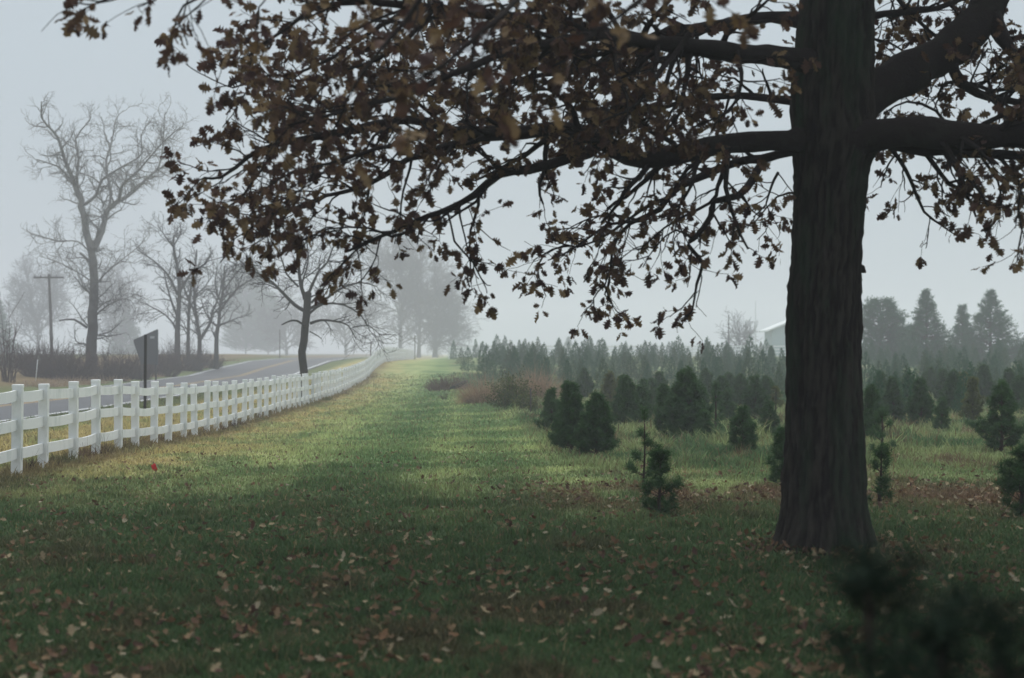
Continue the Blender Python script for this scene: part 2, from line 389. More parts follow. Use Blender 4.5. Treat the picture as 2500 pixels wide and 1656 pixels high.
def fallen():
    N = 14500
    d = np.exp(rs.uniform(math.log(4.8), math.log(34), N)); x = rs.uniform(-.34, .36, N) * d
    x = np.concatenate([x, rs.uniform(.2, 7, 1500)]); d = np.concatenate([d, rs.normal(20.2, 1.5, 1500)])
    dens = (.15 + .85 * sstep(.40, .62, fbm(x * 1.1 + 5, d * .8))) * np.clip(1.25 - (d / 30), .06, 1) + .12
    keep = (rs.rand(len(x)) < dens) & (x > fence_x(d) + .3) & (d > 4.6)
    ta = rs.uniform(0, 6.283, 260); tr_ = .42 + np.abs(rs.normal(0, .3, 260))
    keep[N:] = (rs.rand(1500) < sstep(.36, .55, fbm(x * 1.7 + 40, d * .8 + 3))[N:]) & (d[N:] > 16)
    x = np.concatenate([x[keep], 2.545 + tr_ * np.cos(ta)]); d = np.concatenate([d[keep], 14.6 + tr_ * np.sin(ta)]); n = len(x)
    az = rs.uniform(0, 2 * math.pi, n)
    ax = np.stack([np.cos(az), np.sin(az), rs.normal(0, .22, n)], -1)
    no = nrm(np.stack([rs.normal(0, .6, n), rs.normal(0, .6, n), np.ones(n)], -1))
    sz = rs.uniform(.035, .08, n)
    pal = np.array([[.30, .235, .14], [.21, .14, .08], [.13, .075, .045], [.33, .28, .19], [.085, .045, .032], [.17, .095, .05]])
    c = .9 * pal[rs.choice(6, n, p=[.18, .22, .21, .07, .14, .18])]
    m = MB()
    leaf_batch(m, np.stack([x, d, H(x, d) + rs.uniform(.02, .055, n)], -1), ax, no, sz, rs.rand(n), c, rs.uniform(-.3, .8, n), rs.uniform(0, 1.0, n))
    tag(m.build('fallen_leaves', M['fallen']), 'dry tan and brown oak leaves scattered over the grass', 'leaves', kind='stuff')
fallen()

# ------------------------------------------------------------------ branching
def wander(p0, d0, L_, n, wob, grav, rng):
    pts = [p0]; d_ = nrm(np.asarray(d0, float))
    for i in range(n):
        d_ = nrm(d_ + rng.normal(0, wob, 3) + np.array([0, 0, grav]))
        pts.append(pts[-1] + d_ * L_ / n)
    return np.array(pts)
def side_dir(tg, rng, fwd, flat=.6):
    r = rng.normal(0, 1, 3); r[2] *= flat
    r = r - tg * np.dot(r, tg); return nrm(nrm(r) + tg * fwd)
def grow(mb, line, r0, r1, rng, level, prm, tips):
    """spawn children along a polyline; prm[level] = dict(step, len, wob, grav, fwd, start, flat, sides)"""
    if level >= len(prm): return
    p = prm[level]
    seg = np.linalg.norm(np.diff(line, axis=0), axis=1); s = np.concatenate([[0], np.cumsum(seg)]); T = s[-1]
    u = p['start'] * T + rng.uniform(0, p['step'])
    while u < T:
        k = min(np.searchsorted(s, u), len(s) - 1); k = max(k, 1); f = (u - s[k - 1]) / max(seg[k - 1], 1e-6)
        pt = line[k - 1] * (1 - f) + line[k] * f; tg = nrm(line[k] - line[k - 1])
        frac = u / T
        rr = (r0 + (r1 - r0) * frac)
        lo, hi = p['len']; Ln = rng.uniform(lo, hi) * (1 - p.get('taper', .45) * frac)
        d_ = side_dir(tg, rng, p['fwd'] + .6 * frac, p.get('flat', .6)); d_[2] += p.get('up', 0); d_ = nrm(d_)
        rc = min(rr * p.get('rk', .55), p.get('rmax', 1)); rc = max(rc, p['rmin'])
        ln = wander(pt, d_, Ln, p['n'], p['wob'], p['grav'], rng)
        re = max(p['rmin'] * .7, rc * .3)
        mb.tube(ln, np.linspace(rc, re, len(ln)), p['sides'], r=rng.rand(), cap=False)
        if level == len(prm) - 1: tips.append((ln, rc))
        grow(mb, ln, rc, re, rng, level + 1, prm, tips)
        u += p['step'] * rng.uniform(.6, 1.4)

# ------------------------------------------------------------------ the oak
OAK_D = 14.6
ox, oy, oz = (2017 - CX) / F * OAK_D, OAK_D, 0.0
oak = empty('oak_tree', (ox, oy, oz), 'large dark oak with furrowed trunk and clinging brown leaves in the right foreground', 'tree')
OO = np.array([ox, oy, oz])
def oak_trunk():
    prof = [(-200, 2050, 84), (0, 2046, 97), (150, 2040, 101), (250, 2036, 105), (330, 2040, 108), (372, 2037, 105), (420, 2031, 95), (600, 2023, 87), (800, 2014, 94), (1000, 2015, 97), (1150, 2016, 106), (1250, 2017, 112), (1310, 2017, 119), (1345, 2017, 128), (1375, 2017, 138)]
    prof = prof[::-1]
    pp = [P(c, y, OAK_D) for y, c, r_ in prof]; rr = [r_ / F * OAK_D for _, _, r_ in prof]
    top = pp[-1]
    for i, (dz, r_) in enumerate([(1.0, .24), (2.2, .19), (3.6, .13), (5.0, .07)]):
        pp.append(top + np.array([.1 * i, .1 * math.sin(i), dz])); rr.append(r_)
    pr = catmull(np.hstack([np.array(pp), np.array(rr)[:, None]]), .045)
    C, Rr = pr[:, :3], pr[:, 3]
    n = 190; th = np.arange(n) * 2 * math.pi / n
    zz = C[:, 2][:, None] + 0 * th[None]; T = th[None] + 0 * zz
    u = T / (2 * math.pi)
    def per(fu, fz, off):   # periodic around the stem
        a = fbm(u * fu + off, zz * fz + off, 3); b2 = fbm((u - 1) * fu + off, zz * fz + off, 3)
        wv = sstep(.85, 1.0, u); return a * (1 - wv) + b2 * wv
    warp = (per(5, .9, 3) - .5) * .16
    ridge = np.abs(((u + warp) * 30) % 1 - .5) * 2
    ridge = sstep(.30, .66, ridge * .20 + per(58, 5.0, 7) * .80 + (per(70, 16, 13) - .5) * .45)
    disp = ridge * .024 + (per(60, 14, 1) - .5) * .03 + (per(4, .6, 21) - .5) * .06 + (per(12, 2.2, 31) - .5) * .03
    flare = .055 * sstep(.42, -.05, zz) * (.35 + .65 * np.sin(T * 5 + 1.3) ** 2) - .01
    rad = Rr[:, None] - .030 + disp + flare
    v = np.stack([C[:, 0][:, None] + rad * np.cos(T), C[:, 1][:, None] + rad * np.sin(T), zz], -1)
    i = np.arange(len(C) * n).reshape(len(C), n); j = np.roll(i, -1, 1)
    q = np.stack([i[:-1], j[:-1], j[1:], i[1:]], -1).reshape(-1, 4)
    m = MB(); m.add(v.reshape(-1, 3), q, r=np.clip(ridge * .8 + (per(60, 14, 5) - .5) * .8, 0, 1).ravel())
    # small knot sticking out on the right side of the stem
    k = P(2106, 655, OAK_D); m.tube([k + [-.04, 0, 0], k + [0.0, -.0, -.01], k + [.025, 0, -.035]], [.05, .035, .008], 8)
    return m.build('trunk', M['bark'], oak, origin=OO)
oak_trunk()

OAKP = [dict(step=.14, len=(.45, 1.15), wob=.16, grav=-.015, fwd=.55, start=.12, n=7, sides=5, rmin=.0055, rmax=.03, rk=.5, flat=.85),
        dict(step=.105, len=(.16, .45), wob=.2, grav=-.04, fwd=.6, start=.2, n=4, sides=4, rmin=.0028, rk=.5, flat=.8)]
tips = []
def limb(pts, r0, r1, seed, start=.12, dens=1.0, ln=1.0, name='branch', grav=-.015, bare=0.0, up=0.0):
    """pts: (px, py, depth) along a limb, radii in metres"""
    rng = np.random.RandomState(seed)
    A = np.array([P(*p) for p in pts])
    line = catmull(A, .12)
    k = len(line); wob = np.cumsum(rng.normal(0, .006, (k, 3)), axis=0); wob -= np.linspace(0, 1, k)[:, None] * wob[-1] * .5; line = line + wob
    rad = np.linspace(r0, r1, k) ** 1.0; rad = rad * (1 + .07 * rng.normal(0, 1, k)); 
    if r0 > .05: rad[:3] = rad[:3] * np.array([1.35, 1.2, 1.08])
    m = MB(); m.tube(line, rad, 12 if r0 > .04 else 7, r=.5)
    prm = [dict(p) for p in OAKP]; prm[0]['step'] /= dens; prm[0]['start'] = start; prm[0]['len'] = (.45 * ln, 1.15 * ln); prm[0]['grav'] = grav; prm[0]['up'] = up
    tp = []
    grow(m, line, r0, r1, rng, 0, prm, tp)
    tp.append((line[-3:], r1))
    tips.extend((t[0], bare) for t in tp)
    return m.build(name, M['limb'], oak, origin=OO)

limbs = [
    # left side
    dict(pts=[(1990, 150, 14.5), (1900, 128, 14.2), (1795, 122, 14.0), (1650, 100, 13.6), (1520, 85, 13.2), (1404, 63, 12.8), (1246, 42, 12.3), (1056, 22, 11.9), (930, 8, 11.6), (800, -10, 11.3)], r0=.085, r1=.02, seed=1, start=.2, dens=1.2),
    dict(pts=[(2000, 330, 14.6), (1925, 337, 14.5), (1830, 345, 14.4), (1730, 357, 14.3), (1635, 378, 14.3), (1573, 382, 14.3), (1503, 362, 14.2), (1449, 326, 14.1), (1378, 312, 14.0), (1283, 320, 13.9), (1200, 322, 13.8), (1112, 315, 13.7), (1040, 290, 13.6), (970, 290, 13.6), (867, 317, 13.5), (753, 338, 13.5), (671, 359, 13.4), (610, 388, 13.4), (541, 437, 13.4), (500, 436, 13.4)], r0=.095, r1=.008, seed=2, start=.15, dens=1.25, ln=.95),
    dict(pts=[(1473, 345, 14.2), (1440, 372, 14.2), (1407, 382, 14.2), (1291, 411, 14.1), (1220, 424, 14.1), (1157, 469, 14.0), (1103, 504, 14.0), (1050, 522, 13.9), (980, 560, 13.9), (900, 590, 13.8), (850, 612, 13.8)], r0=.05, r1=.009, seed=3, start=.25, dens=1.0, ln=.85),
    dict(pts=[(1202, 324, 13.8), (1100, 350, 13.9), (1023, 375, 13.9), (979, 393, 14.0), (903, 442, 14.0), (800, 473, 14.1), (700, 510, 14.1), (620, 540, 14.1)], r0=.035, r1=.007, seed=4, start=.15, dens=1.2, ln=.9),
    dict(pts=[(1990, 370, 14.7), (1942, 376, 14.7), (1863, 393, 14.8), (1801, 403, 14.9), (1697, 445, 15.0), (1648, 474, 15.0), (1614, 515, 15.1), (1561, 540, 15.1), (1523, 569, 15.1), (1494, 619, 15.1), (1492, 668, 15.1), (1474, 722, 15.1)], r0=.045, r1=.006, seed=5, start=.2, dens=.8, ln=.62, grav=-.03),
    dict(pts=[(1561, 540, 15.1), (1490, 552, 15.0), (1440, 585, 15.0), (1386, 619, 15.0), (1335, 640, 15.0)], r0=.015, r1=.005, seed=6, start=.1, dens=.9, ln=.5),
    dict(pts=[(1648, 474, 15.0), (1573, 507, 15.1), (1490, 565, 15.2), (1407, 606, 15.2), (1350, 590, 15.2)], r0=.018, r1=.005, seed=7, start=.1, dens=.9, ln=.5),
    dict(pts=[(1863, 393, 14.8), (1838, 440, 14.6), (1801, 482, 14.5), (1743, 498, 14.4), (1739, 536, 14.4), (1697, 585, 14.3), (1677, 602, 14.3), (1706, 635, 14.3), (1712, 668, 14.3), (1699, 718, 14.3), (1695, 760, 14.3), (1660, 785, 14.3)], r0=.036, r1=.004, seed=8, start=.2, dens=.75, ln=.42, grav=-.03),
    dict(pts=[(1765, 350, 14.3), (1772, 407, 14.35), (1755, 460, 14.4), (1735, 500, 14.4), (1620, 560, 14.4), (1560, 610, 14.4)], r0=.025, r1=.005, seed=9, start=.2, dens=.9, ln=.5),
    dict(pts=[(1930, 140, 14.3), (1700, 110, 13.2), (1470, 95, 12.4), (1358, 110, 12.0), (1200, 150, 11.7), (1090, 192, 11.5), (1000, 235, 11.4), (900, 262, 11.3), (800, 290, 11.2), (700, 310, 11.1)], r0=.07, r1=.008, seed=10, start=.3, dens=1.25, ln=.85),
    dict(pts=[(1060, 20, 11.9), (900, 0, 11.6), (794, 16, 11.5), (753, 37, 11.5), (692, 82, 11.5), (630, 122, 11.5), (590, 143, 11.5)], r0=.025, r1=.006, seed=11, start=.35, dens=1.0, ln=.55),
    dict(pts=[(900, -60, 10.5), (700, -55, 10.2), (614, -15, 10.1), (528, -20, 10.0), (450, 10, 10.0), (430, 70, 10.0), (425, 120, 10.0)], r0=.014, r1=.004, seed=12, start=.25, dens=.8, ln=.42, grav=-.05),
    dict(pts=[(528, -30, 10.0), (400, -40, 9.9), (304, -6, 9.8), (240, 10, 9.8), (180, 30, 9.8)], r0=.011, r1=.004, seed=13, start=.1, dens=.8, ln=.36),
    dict(pts=[(1990, 60, 14.6), (1880, 40, 14.8), (1750, 62, 15.2), (1600, 90, 15.7), (1450, 170, 16.0), (1330, 190, 16.2), (1200, 230, 16.3), (1080, 250, 16.4), (960, 215, 16.5)], r0=.06, r1=.01, seed=14, start=.2, dens=1.15),
    dict(pts=[(1500, 120, 15.8), (1420, 200, 15.6), (1470, 290, 15.2), (1480, 340, 14.6)], r0=.025, r1=.02, seed=15, start=.2, dens=1.0, ln=.8),
    dict(pts=[(1980, 250, 14.8), (1850, 235, 15.0), (1750, 230, 15.2), (1650, 250, 15.4), (1560, 300, 15.5), (1500, 350, 15.6)], r0=.04, r1=.008, seed=16, start=.15, dens=1.2, ln=.8),
    dict(pts=[(870, 317, 13.5), (800, 270, 13.4), (720, 220, 13.3), (650, 200, 13.2), (570, 215, 13.2)], r0=.02, r1=.006, seed=17, start=.1, dens=1.2, ln=.7),
    dict(pts=[(1112, 315, 13.7), (1000, 340, 13.0), (880, 370, 12.6), (760, 400, 12.4), (680, 430, 12.3), (620, 470, 12.3)], r0=.025, r1=.006, seed=18, start=.15, dens=1.2, ln=.75),
    dict(pts=[(1900, 420, 14.9), (1880, 460, 15.0), (1870, 500, 15.1), (1840, 530, 15.1)], r0=.012, r1=.005, seed=19, start=.0, dens=1.3, ln=.45),
    dict(pts=[(1120, 495, 14.0), (1130, 560, 13.9), (1140, 600, 13.9), (1155, 640, 13.9), (1160, 670, 13.9)], r0=.009, r1=.004, seed=20, start=.3, dens=.9, ln=.3, grav=-.06),
    dict(pts=[(1060, 22, 12.0), (1000, 90, 12.0), (920, 150, 12.1), (820, 180, 12.2), (720, 200, 12.2)], r0=.02, r1=.006, seed=21, start=.1, dens=1.3, ln=.75),
    dict(pts=[(1400, 63, 12.8), (1330, 130, 12.4), (1250, 170, 12.2), (1190, 240, 12.0)], r0=.02, r1=.006, seed=22, start=.1, dens=1.4, ln=.75),
    # right side
    dict(pts=[(2040, 300, 14.7), (2093, 250, 14.7), (2213, 187, 14.9), (2325, 134, 15.1), (2392, 67, 15.3), (2440, -10, 15.5), (2480, -120, 15.8), (2540, -260, 16.2)], r0=.19, r1=.12, seed=30, start=.45, dens=1.0),
    dict(pts=[(2040, 345, 14.5), (2124, 330, 14.4), (2236, 321, 14.2), (2370, 330, 14.0), (2500, 326, 13.8), (2640, 300, 13.5), (2900, 220, 13.2)], r0=.14, r1=.075, seed=31, start=.2, dens=1.0),
    dict(pts=[(2180, 345, 14.4), (2260, 362, 14.3), (2345, 375, 14.2), (2440, 380, 14.1), (2560, 385, 14.0)], r0=.06, r1=.03, seed=32, start=.25, dens=1.0, ln=.7),
    dict(pts=[(2325, 150, 15.1), (2345, 196, 15.2), (2414, 232, 15.4), (2500, 250, 15.6), (2640, 260, 15.8)], r0=.05, r1=.02, seed=33, start=.1, dens=1.3),
    dict(pts=[(2420, 30, 15.4), (2450, 90, 15.2), (2490, 140, 15.0), (2560, 200, 14.8)], r0=.07, r1=.03, seed=34, start=.2, dens=1.0),
    dict(pts=[(2170, 350, 14.4), (2200, 390, 14.5), (2227, 440, 14.6), (2258, 518, 14.7), (2302, 549, 14.7), (2343, 576, 14.7)], r0=.022, r1=.004, seed=35, start=.1, dens=.9, ln=.4, bare=.1),
    dict(pts=[(2236, 345, 14.3), (2280, 400, 14.4), (2316, 440, 14.4), (2390, 480, 14.5), (2440, 500, 14.5)], r0=.028, r1=.005, seed=36, start=.1, dens=1.0, ln=.42),
    dict(pts=[(2090, 60, 14.8), (2137, 40, 14.9), (2258, 27, 15.1), (2347, 2, 15.3), (2450, -40, 15.5)], r0=.035, r1=.02, seed=37, start=.1, dens=.8, ln=.6, bare=.3),
    dict(pts=[(2150, -60, 15.5), (2195, 0, 15.4), (2240, 50, 15.3), (2295, 100, 15.2)], r0=.022, r1=.014, seed=38, start=.1, dens=.9, ln=.6),
    dict(pts=[(2060, 130, 15.2), (2110, 100, 15.6), (2170, 110, 16.0), (2230, 150, 16.3)], r0=.02, r1=.008, seed=39, start=.1, dens=1.6, ln=.7),
    dict(pts=[(2560, 385, 13.5), (2500, 430, 13.3), (2480, 500, 13.2), (2490, 560, 13.1), (2480, 610, 13.1), (2478, 640, 13.1)], r0=.012, r1=.004, seed=40, start=.2, dens=.9, ln=.22, grav=-.05),
    dict(pts=[(2400, 385, 14.1), (2440, 440, 14.0), (2450, 490, 14.0), (2440, 530, 14.0)], r0=.012, r1=.005, seed=41, start=.1, dens=.9, ln=.3),
    dict(pts=[(1490, 660, 15.1), (1480, 700, 15.0), (1450, 730, 15.0), (1455, 765, 15.0)], r0=.008, r1=.004, seed=60, start=.1, dens=1.0, ln=.25),
    dict(pts=[(1400, 600, 15.2), (1350, 610, 15.2), (1320, 640, 15.2), (1315, 680, 15.2)], r0=.010, r1=.004, seed=61, start=.1, dens=1.1, ln=.35),
    dict(pts=[(1090, 505, 14.0), (1110, 590, 14.0), (1150, 640, 14.0), (1180, 690, 14.0), (1190, 715, 14.0)], r0=.010, r1=.004, seed=62, start=.45, dens=1.1, ln=.28),
    dict(pts=[(900, 590, 13.8), (860, 620, 13.7), (830, 650, 13.7), (815, 660, 13.7)], r0=.010, r1=.004, seed=63, start=.0, dens=1.2, ln=.35),
    dict(pts=[(800, 473, 14.1), (740, 500, 13.8), (660, 520, 13.6), (600, 560, 13.6), (560, 590, 13.6)], r0=.014, r1=.004, seed=64, start=.1, dens=1.3, ln=.5),
    dict(pts=[(671, 359, 13.4), (640, 420, 13.3), (600, 470, 13.3), (560, 500, 13.3), (525, 505, 13.3)], r0=.012, r1=.004, seed=65, start=.2, dens=1.2, ln=.42),
    dict(pts=[(1000, 560, 13.9), (960, 580, 13.6), (900, 560, 13.4), (800, 560, 13.3), (720, 600, 13.3)], r0=.014, r1=.004, seed=66, start=.2, dens=1.2, ln=.45),
    dict(pts=[(1573, 540, 15.1), (1480, 520, 15.3), (1420, 540, 15.4), (1380, 560, 15.4)], r0=.012, r1=.004, seed=67, start=.1, dens=1.2, ln=.4),
    dict(pts=[(1697, 585, 14.3), (1650, 560, 14.2), (1600, 600, 14.2), (1570, 650, 14.2)], r0=.010, r1=.004, seed=68, start=.1, dens=1.0, ln=.35),
    dict(pts=[(2310, 450, 14.4), (2360, 440, 14.2), (2420, 430, 14.0), (2480, 470, 13.9)], r0=.012, r1=.004, seed=69, start=.1, dens=1.2, ln=.4),
    dict(pts=[(1950, 470, 15.4), (1900, 480, 15.4), (1850, 540, 15.5), (1800, 560, 15.5)], r0=.010, r1=.004, seed=70, start=.1, dens=1.3, ln=.42),
    # sprays hanging nearer the camera
    dict(pts=[(1500, -420, 8.4), (1400, -200, 7.8), (1290, -40, 7.3), (1180, 60, 7.0), (1080, 140, 6.9), (980, 200, 6.9)], r0=.03, r1=.006, seed=50, start=.25, dens=.45, bare=.2, ln=.5),
    dict(pts=[(1900, -400, 8.8), (1750, -180, 8.2), (1600, -40, 7.8), (1480, 60, 7.5), (1400, 120, 7.4)], r0=.03, r1=.006, seed=51, start=.3, dens=.45, bare=.2, ln=.5),
    dict(pts=[(1250, -300, 8.6), (1100, -100, 8.0), (980, 60, 7.9), (880, 180, 7.8), (820, 300, 7.8)], r0=.025, r1=.005, seed=52, start=.3, dens=.45, bare=.2, ln=.5),
    dict(pts=[(1700, 60, 13.0), (1620, 170, 12.6), (1560, 250, 12.4), (1450, 300, 12.2)], r0=.025, r1=.006, seed=53, start=.1, dens=1.2, ln=.7),
    dict(pts=[(1800, 120, 13.6), (1820, 200, 13.2), (1790, 270, 13.0), (1700, 310, 12.9)], r0=.025, r1=.006, seed=54, start=.1, dens=1.2, ln=.6),
    dict(pts=[(1000, 20, 12.2), (880, 90, 12.6), (780, 150, 12.8), (690, 180, 12.9), (600, 180, 13.0)], r0=.022, r1=.006, seed=55, start=.1, dens=1.1, ln=.7),
    dict(pts=[(2330, 330, 14.2), (2290, 270, 14.6), (2220, 250, 14.8), (2160, 280, 15.0)], r0=.02, r1=.006, seed=56, start=.1, dens=1.3, ln=.5),
    dict(pts=[(2500, 330, 13.8), (2440, 250, 14.4), (2380, 200, 14.8), (2420, 120, 15.0)], r0=.02, r1=.006, seed=57, start=.1, dens=1.3, ln=.6),
]
for l in limbs: limb(**l)
# oak crown above the frame, mostly unseen, widened and thickened to shade near grass
rr_ = np.random.RandomState(77)
HIGH = MB(); hi_tips = []
for i in range(34):
    az = i / 34 * 2 * math.pi + rr_.uniform(-.15, .15)
    z0 = rr_.uniform(4.9, 8.6); Ln = rr_.uniform(6.0, 10.0) * (1.0 if z0 < 7.2 else .7)
    base = np.array([ox + .1, oy, z0])
    ln = wander(base, [math.cos(az), math.sin(az), .28], Ln, 14, .07, .0, rr_)
    # keep limbs that reach towards the camera above the view
    lim = CAMZ + .205 * np.clip(ln[:, 1], 0, None) + .9
    ln[:, 2] = np.maximum(ln[:, 2], np.where(ln[:, 1] < 17, lim, 0))
    HIGH.tube(ln, np.linspace(.10, .02, len(ln)), 7)
    prm = [dict(p) for p in OAKP]; prm[0].update(step=.36, len=(.8, 1.9)); prm[1].update(step=.22)
    tp = []; grow(HIGH, ln, .1, .02, rr_, 0, prm, tp); hi_tips += [t[0] for t in tp]
HIGH.build('upper_shade_branches', M['limb'], oak, origin=OO)

def oak_leaves():
    rng = np.random.RandomState(9)
    pos, ax = [], []
    def cluster(ln, n, big=1.0):
        e = ln[-1]; tg = nrm(ln[-1] - ln[-2])
        for j in range(n):
            f = rng.rand() ** 1.6
            k = max(0, len(ln) - 1 - int(f * 2.5)); p = ln[k] + rng.normal(0, .008, 3)
            a = nrm(tg * .55 + rng.normal(0, .62, 3) + np.array([0, 0, -.42]))
            pos.append(p + a * .012); ax.append(a)
    for ln, bare in tips:
        if rng.rand() < .16 + bare: continue
        cluster(ln, rng.randint(4, 10) if ln[-1][2] > 3.0 else rng.randint(3, 8))
    n1 = len(pos)
    for ln in hi_tips:
        if rng.rand() < .2: continue
        cluster(ln, rng.randint(4, 9))
    pos = np.array(pos); ax = np.array(ax); n = len(pos)
    no = nrm(rng.normal(0, 1, (n, 3)) + np.array([0, 0, .5])); no = nrm(no - ax * (no * ax).sum(1)[:, None])
    sz = rng.uniform(.062, .125, n); sz[n1:] *= 2.1  # overhead leaves oversized to deepen the shade on the ground
    pal = np.array([[.085, .045, .032], [.12, .068, .038], [.062, .032, .027], [.17, .11, .055], [.24, .16, .08]])
    c = pal[rng.choice(5, n, p=[.29, .27, .17, .16, .11])]
    m = MB(); leaf_batch(m, pos, ax, no, sz, rng.rand(n), c, rng.uniform(-.35, .35, n), rng.uniform(-.2, .6, n))
    print('oak leaves', n1, n)
    o = m.build('foliage', M['leaf_dry'], oak, origin=OO); o['label'] = 'brown lobed oak leaves in ragged clusters'
oak_leaves()

# ------------------------------------------------------------------ bare trees, traced main limbs and grown twigs
def bare_tree(name, label, d, base, stems, prm, mtl, seed, group=None, depth_spread=.35):
    slim = .8 if 'sycamore' in name else .62 if prm is FP else 1.0
    """stems: list of (points px, r0 px, r1 px[, grow?]); first is the trunk"""
    rng = np.random.RandomState(seed)
    x0 = (base[0] - CX) / F * d; z0 = Hs(x0, d)
    O = np.array([x0, d, z0])
    root = empty(name, O, label, 'tree', group)
    k = d / F
    for i, st in enumerate(stems):
        pts, r0, r1 = st[:3]
        kk = len(pts); off = 0 if i == 0 else rng.normal(0, depth_spread)
        A = []
        for j, p in enumerate(pts):
            dep = d + (off * d * .02 * j if i else 0)
            A.append(P(p[0], p[1], dep) if len(p) == 2 else P(*p))
        A = np.array(A)
        if i == 0: A[0, 2] = z0 - .15
        line = catmull(A, .35 * max(1, d / 100)); n = len(line)
        jit = rng.normal(0, .12 * r1 * k, (n, 3)); jit[0] = 0; jit[-1] = 0; line = line + jit
        m = MB(); rad = np.linspace(r0 * k, r1 * k, n) * slim
        if i == 0: rad[0] *= 1.35; rad[1] *= 1.1
        m.tube(line, rad, 10)
        pr = [dict(p) for p in prm]
        if len(st) > 3 and st[3] is not None:
            for p in pr: pass
            pr[0].update(st[3])
        if not (len(st) > 3 and st[3] is None): grow(m, line, r0 * k, r1 * k, rng, 0, pr, [])
        m.build('trunk' if i == 0 else 'branch', mtl, root, origin=O)
    return root

FP = [dict(step=.45, len=(3.4, 7.8), wob=.18, grav=.03, fwd=.8, start=.12, n=6, sides=4, rmin=.05, rmax=.16, flat=1.0),
      dict(step=.42, len=(1.8, 4.2), wob=.22, grav=.02, fwd=.8, start=.15, n=4, sides=3, rmin=.04, flat=1.0),
      dict(step=.42, len=(.9, 2.4), wob=.22, grav=.02, fwd=.7, start=.2, n=3, sides=3, rmin=.032, flat=1.0)]
SYCP = [dict(step=.30, len=(1.0, 3.2), wob=.28, grav=.03, fwd=.5, start=.08, n=7, sides=4, rmin=.02, rmax=.06, flat=1.0),
        dict(step=.28, len=(.5, 1.6), wob=.3, grav=.03, fwd=.55, start=.15, n=4, sides=3, rmin=.012, flat=1.0),
        dict(step=.25, len=(.3, .9), wob=.3, grav=.03, fwd=.6, start=.15, n=3, sides=3, rmin=.010, flat=1.0)]
SD = 120
bare_tree('sycamore_tree', 'tall pale bare sycamore with dark lower trunk across the road at far left', SD, (222, 915), [
    ([(222, 915), (225, 800), (230, 678), (222, 607), (210, 564), (201, 506), (184, 454)], 19, 9, dict(start=.12, step=.33, len=(1.2, 3.0), taper=.2)),
    ([(184, 456), (158, 391), (139, 334), (103, 291), (100, 248)], 7, 1.8),
    ([(190, 470), (187, 430), (191, 387), (184, 339), (210, 303), (222, 285)], 5, 1.2),
    ([(184, 456), (160, 425), (139, 406), (88, 389)], 4, 1.5),
    ([(228, 612), (249, 564), (263, 511), (297, 487), (325, 468), (383, 415), (440, 392)], 10, 1.5),
    ([(258, 525), (270, 480), (258, 401), (273, 343), (282, 291), (301, 269)], 5, 1.2),
    ([(205, 500), (234, 477), (249, 439), (300, 406), (344, 377), (344, 329), (366, 295)], 5, 1.2),
    ([(383, 415), (392, 391), (397, 353), (402, 272)], 3, 1.0),
    ([(290, 490), (300, 450), (330, 425), (360, 390), (400, 345), (440, 310)], 4.5, 1.0),
    ([(232, 660), (218, 640), (196, 618)], 5, 3.5, None),
    ([(212, 800), (180, 780), (145, 783)], 4, 2, None),
    ([(230, 700), (255, 670), (290, 640), (340, 600), (355, 578)], 2.5, 1.0),
    ([(222, 620), (190, 590), (140, 588), (78, 570)], 2.5, 1.0),
    ([(228, 690), (180, 660), (140, 640), (95, 625)], 2.2, 1.0),
    ([(232, 770), (265, 745), (300, 730), (320, 735)], 3, 1.2),
], SYCP, M['sycamore'], 51)

NEARP = [dict(step=.24, len=(.8, 1.9), wob=.15, grav=-.005, fwd=.7, start=.2, n=7, sides=4, rmin=.012, rmax=.05, flat=.8),
         dict(step=.19, len=(.4, 1.1), wob=.17, grav=-.02, fwd=.75, start=.15, n=5, sides=3, rmin=.0075, flat=.8),
         dict(step=.17, len=(.2, .6), wob=.2, grav=-.01, fwd=.7, start=.2, n=3, sides=3, rmin=.006, flat=.8)]
bare_tree('bare_tree', 'dark bare tree with spreading crown standing just behind the white fence', 71.5, (744, 985), [
    ([(744, 985), (741, 900), (738, 860), (745, 800), (750, 745), (752, 715)], 10.5, 9, dict(start=.75, step=.6)),
    ([(750, 740), (735, 700), (728, 640), (725, 600), (716, 570), (700, 530)], 5.5, 1.2),
    ([(752, 720), (765, 690), (780, 660), (800, 640), (815, 600), (850, 575)], 4, 1),
    ([(748, 762), (720, 745), (690, 715), (665, 690), (630, 668), (600, 650), (575, 625)], 5, 1.2),
    ([(754, 755), (790, 735), (830, 705), (880, 690), (920, 700)], 4, 1),
    ([(756, 765), (790, 742), (840, 745), (880, 770), (900, 800)], 3.2, 1),
    ([(757, 790), (785, 782), (820, 785), (850, 795), (870, 830)], 3.6, 1),
    ([(748, 800), (725, 783), (705, 785), (688, 793)], 3, 1.6, None),
    ([(742, 730), (738, 690), (752, 640), (748, 580), (742, 545)], 3.2, 1),
    ([(760, 740), (800, 690), (840, 640), (880, 610)], 3, .9),
    ([(728, 700), (700, 670), (690, 640), (670, 600), (640, 590)], 2.6, .9),
    ([(860, 800), (900, 795), (925, 815), (950, 818)], 1.4, .7),
    ([(757, 810), (775, 820), (785, 828)], 1.5, 1, None),
], NEARP, M['bark_dark'], 52)

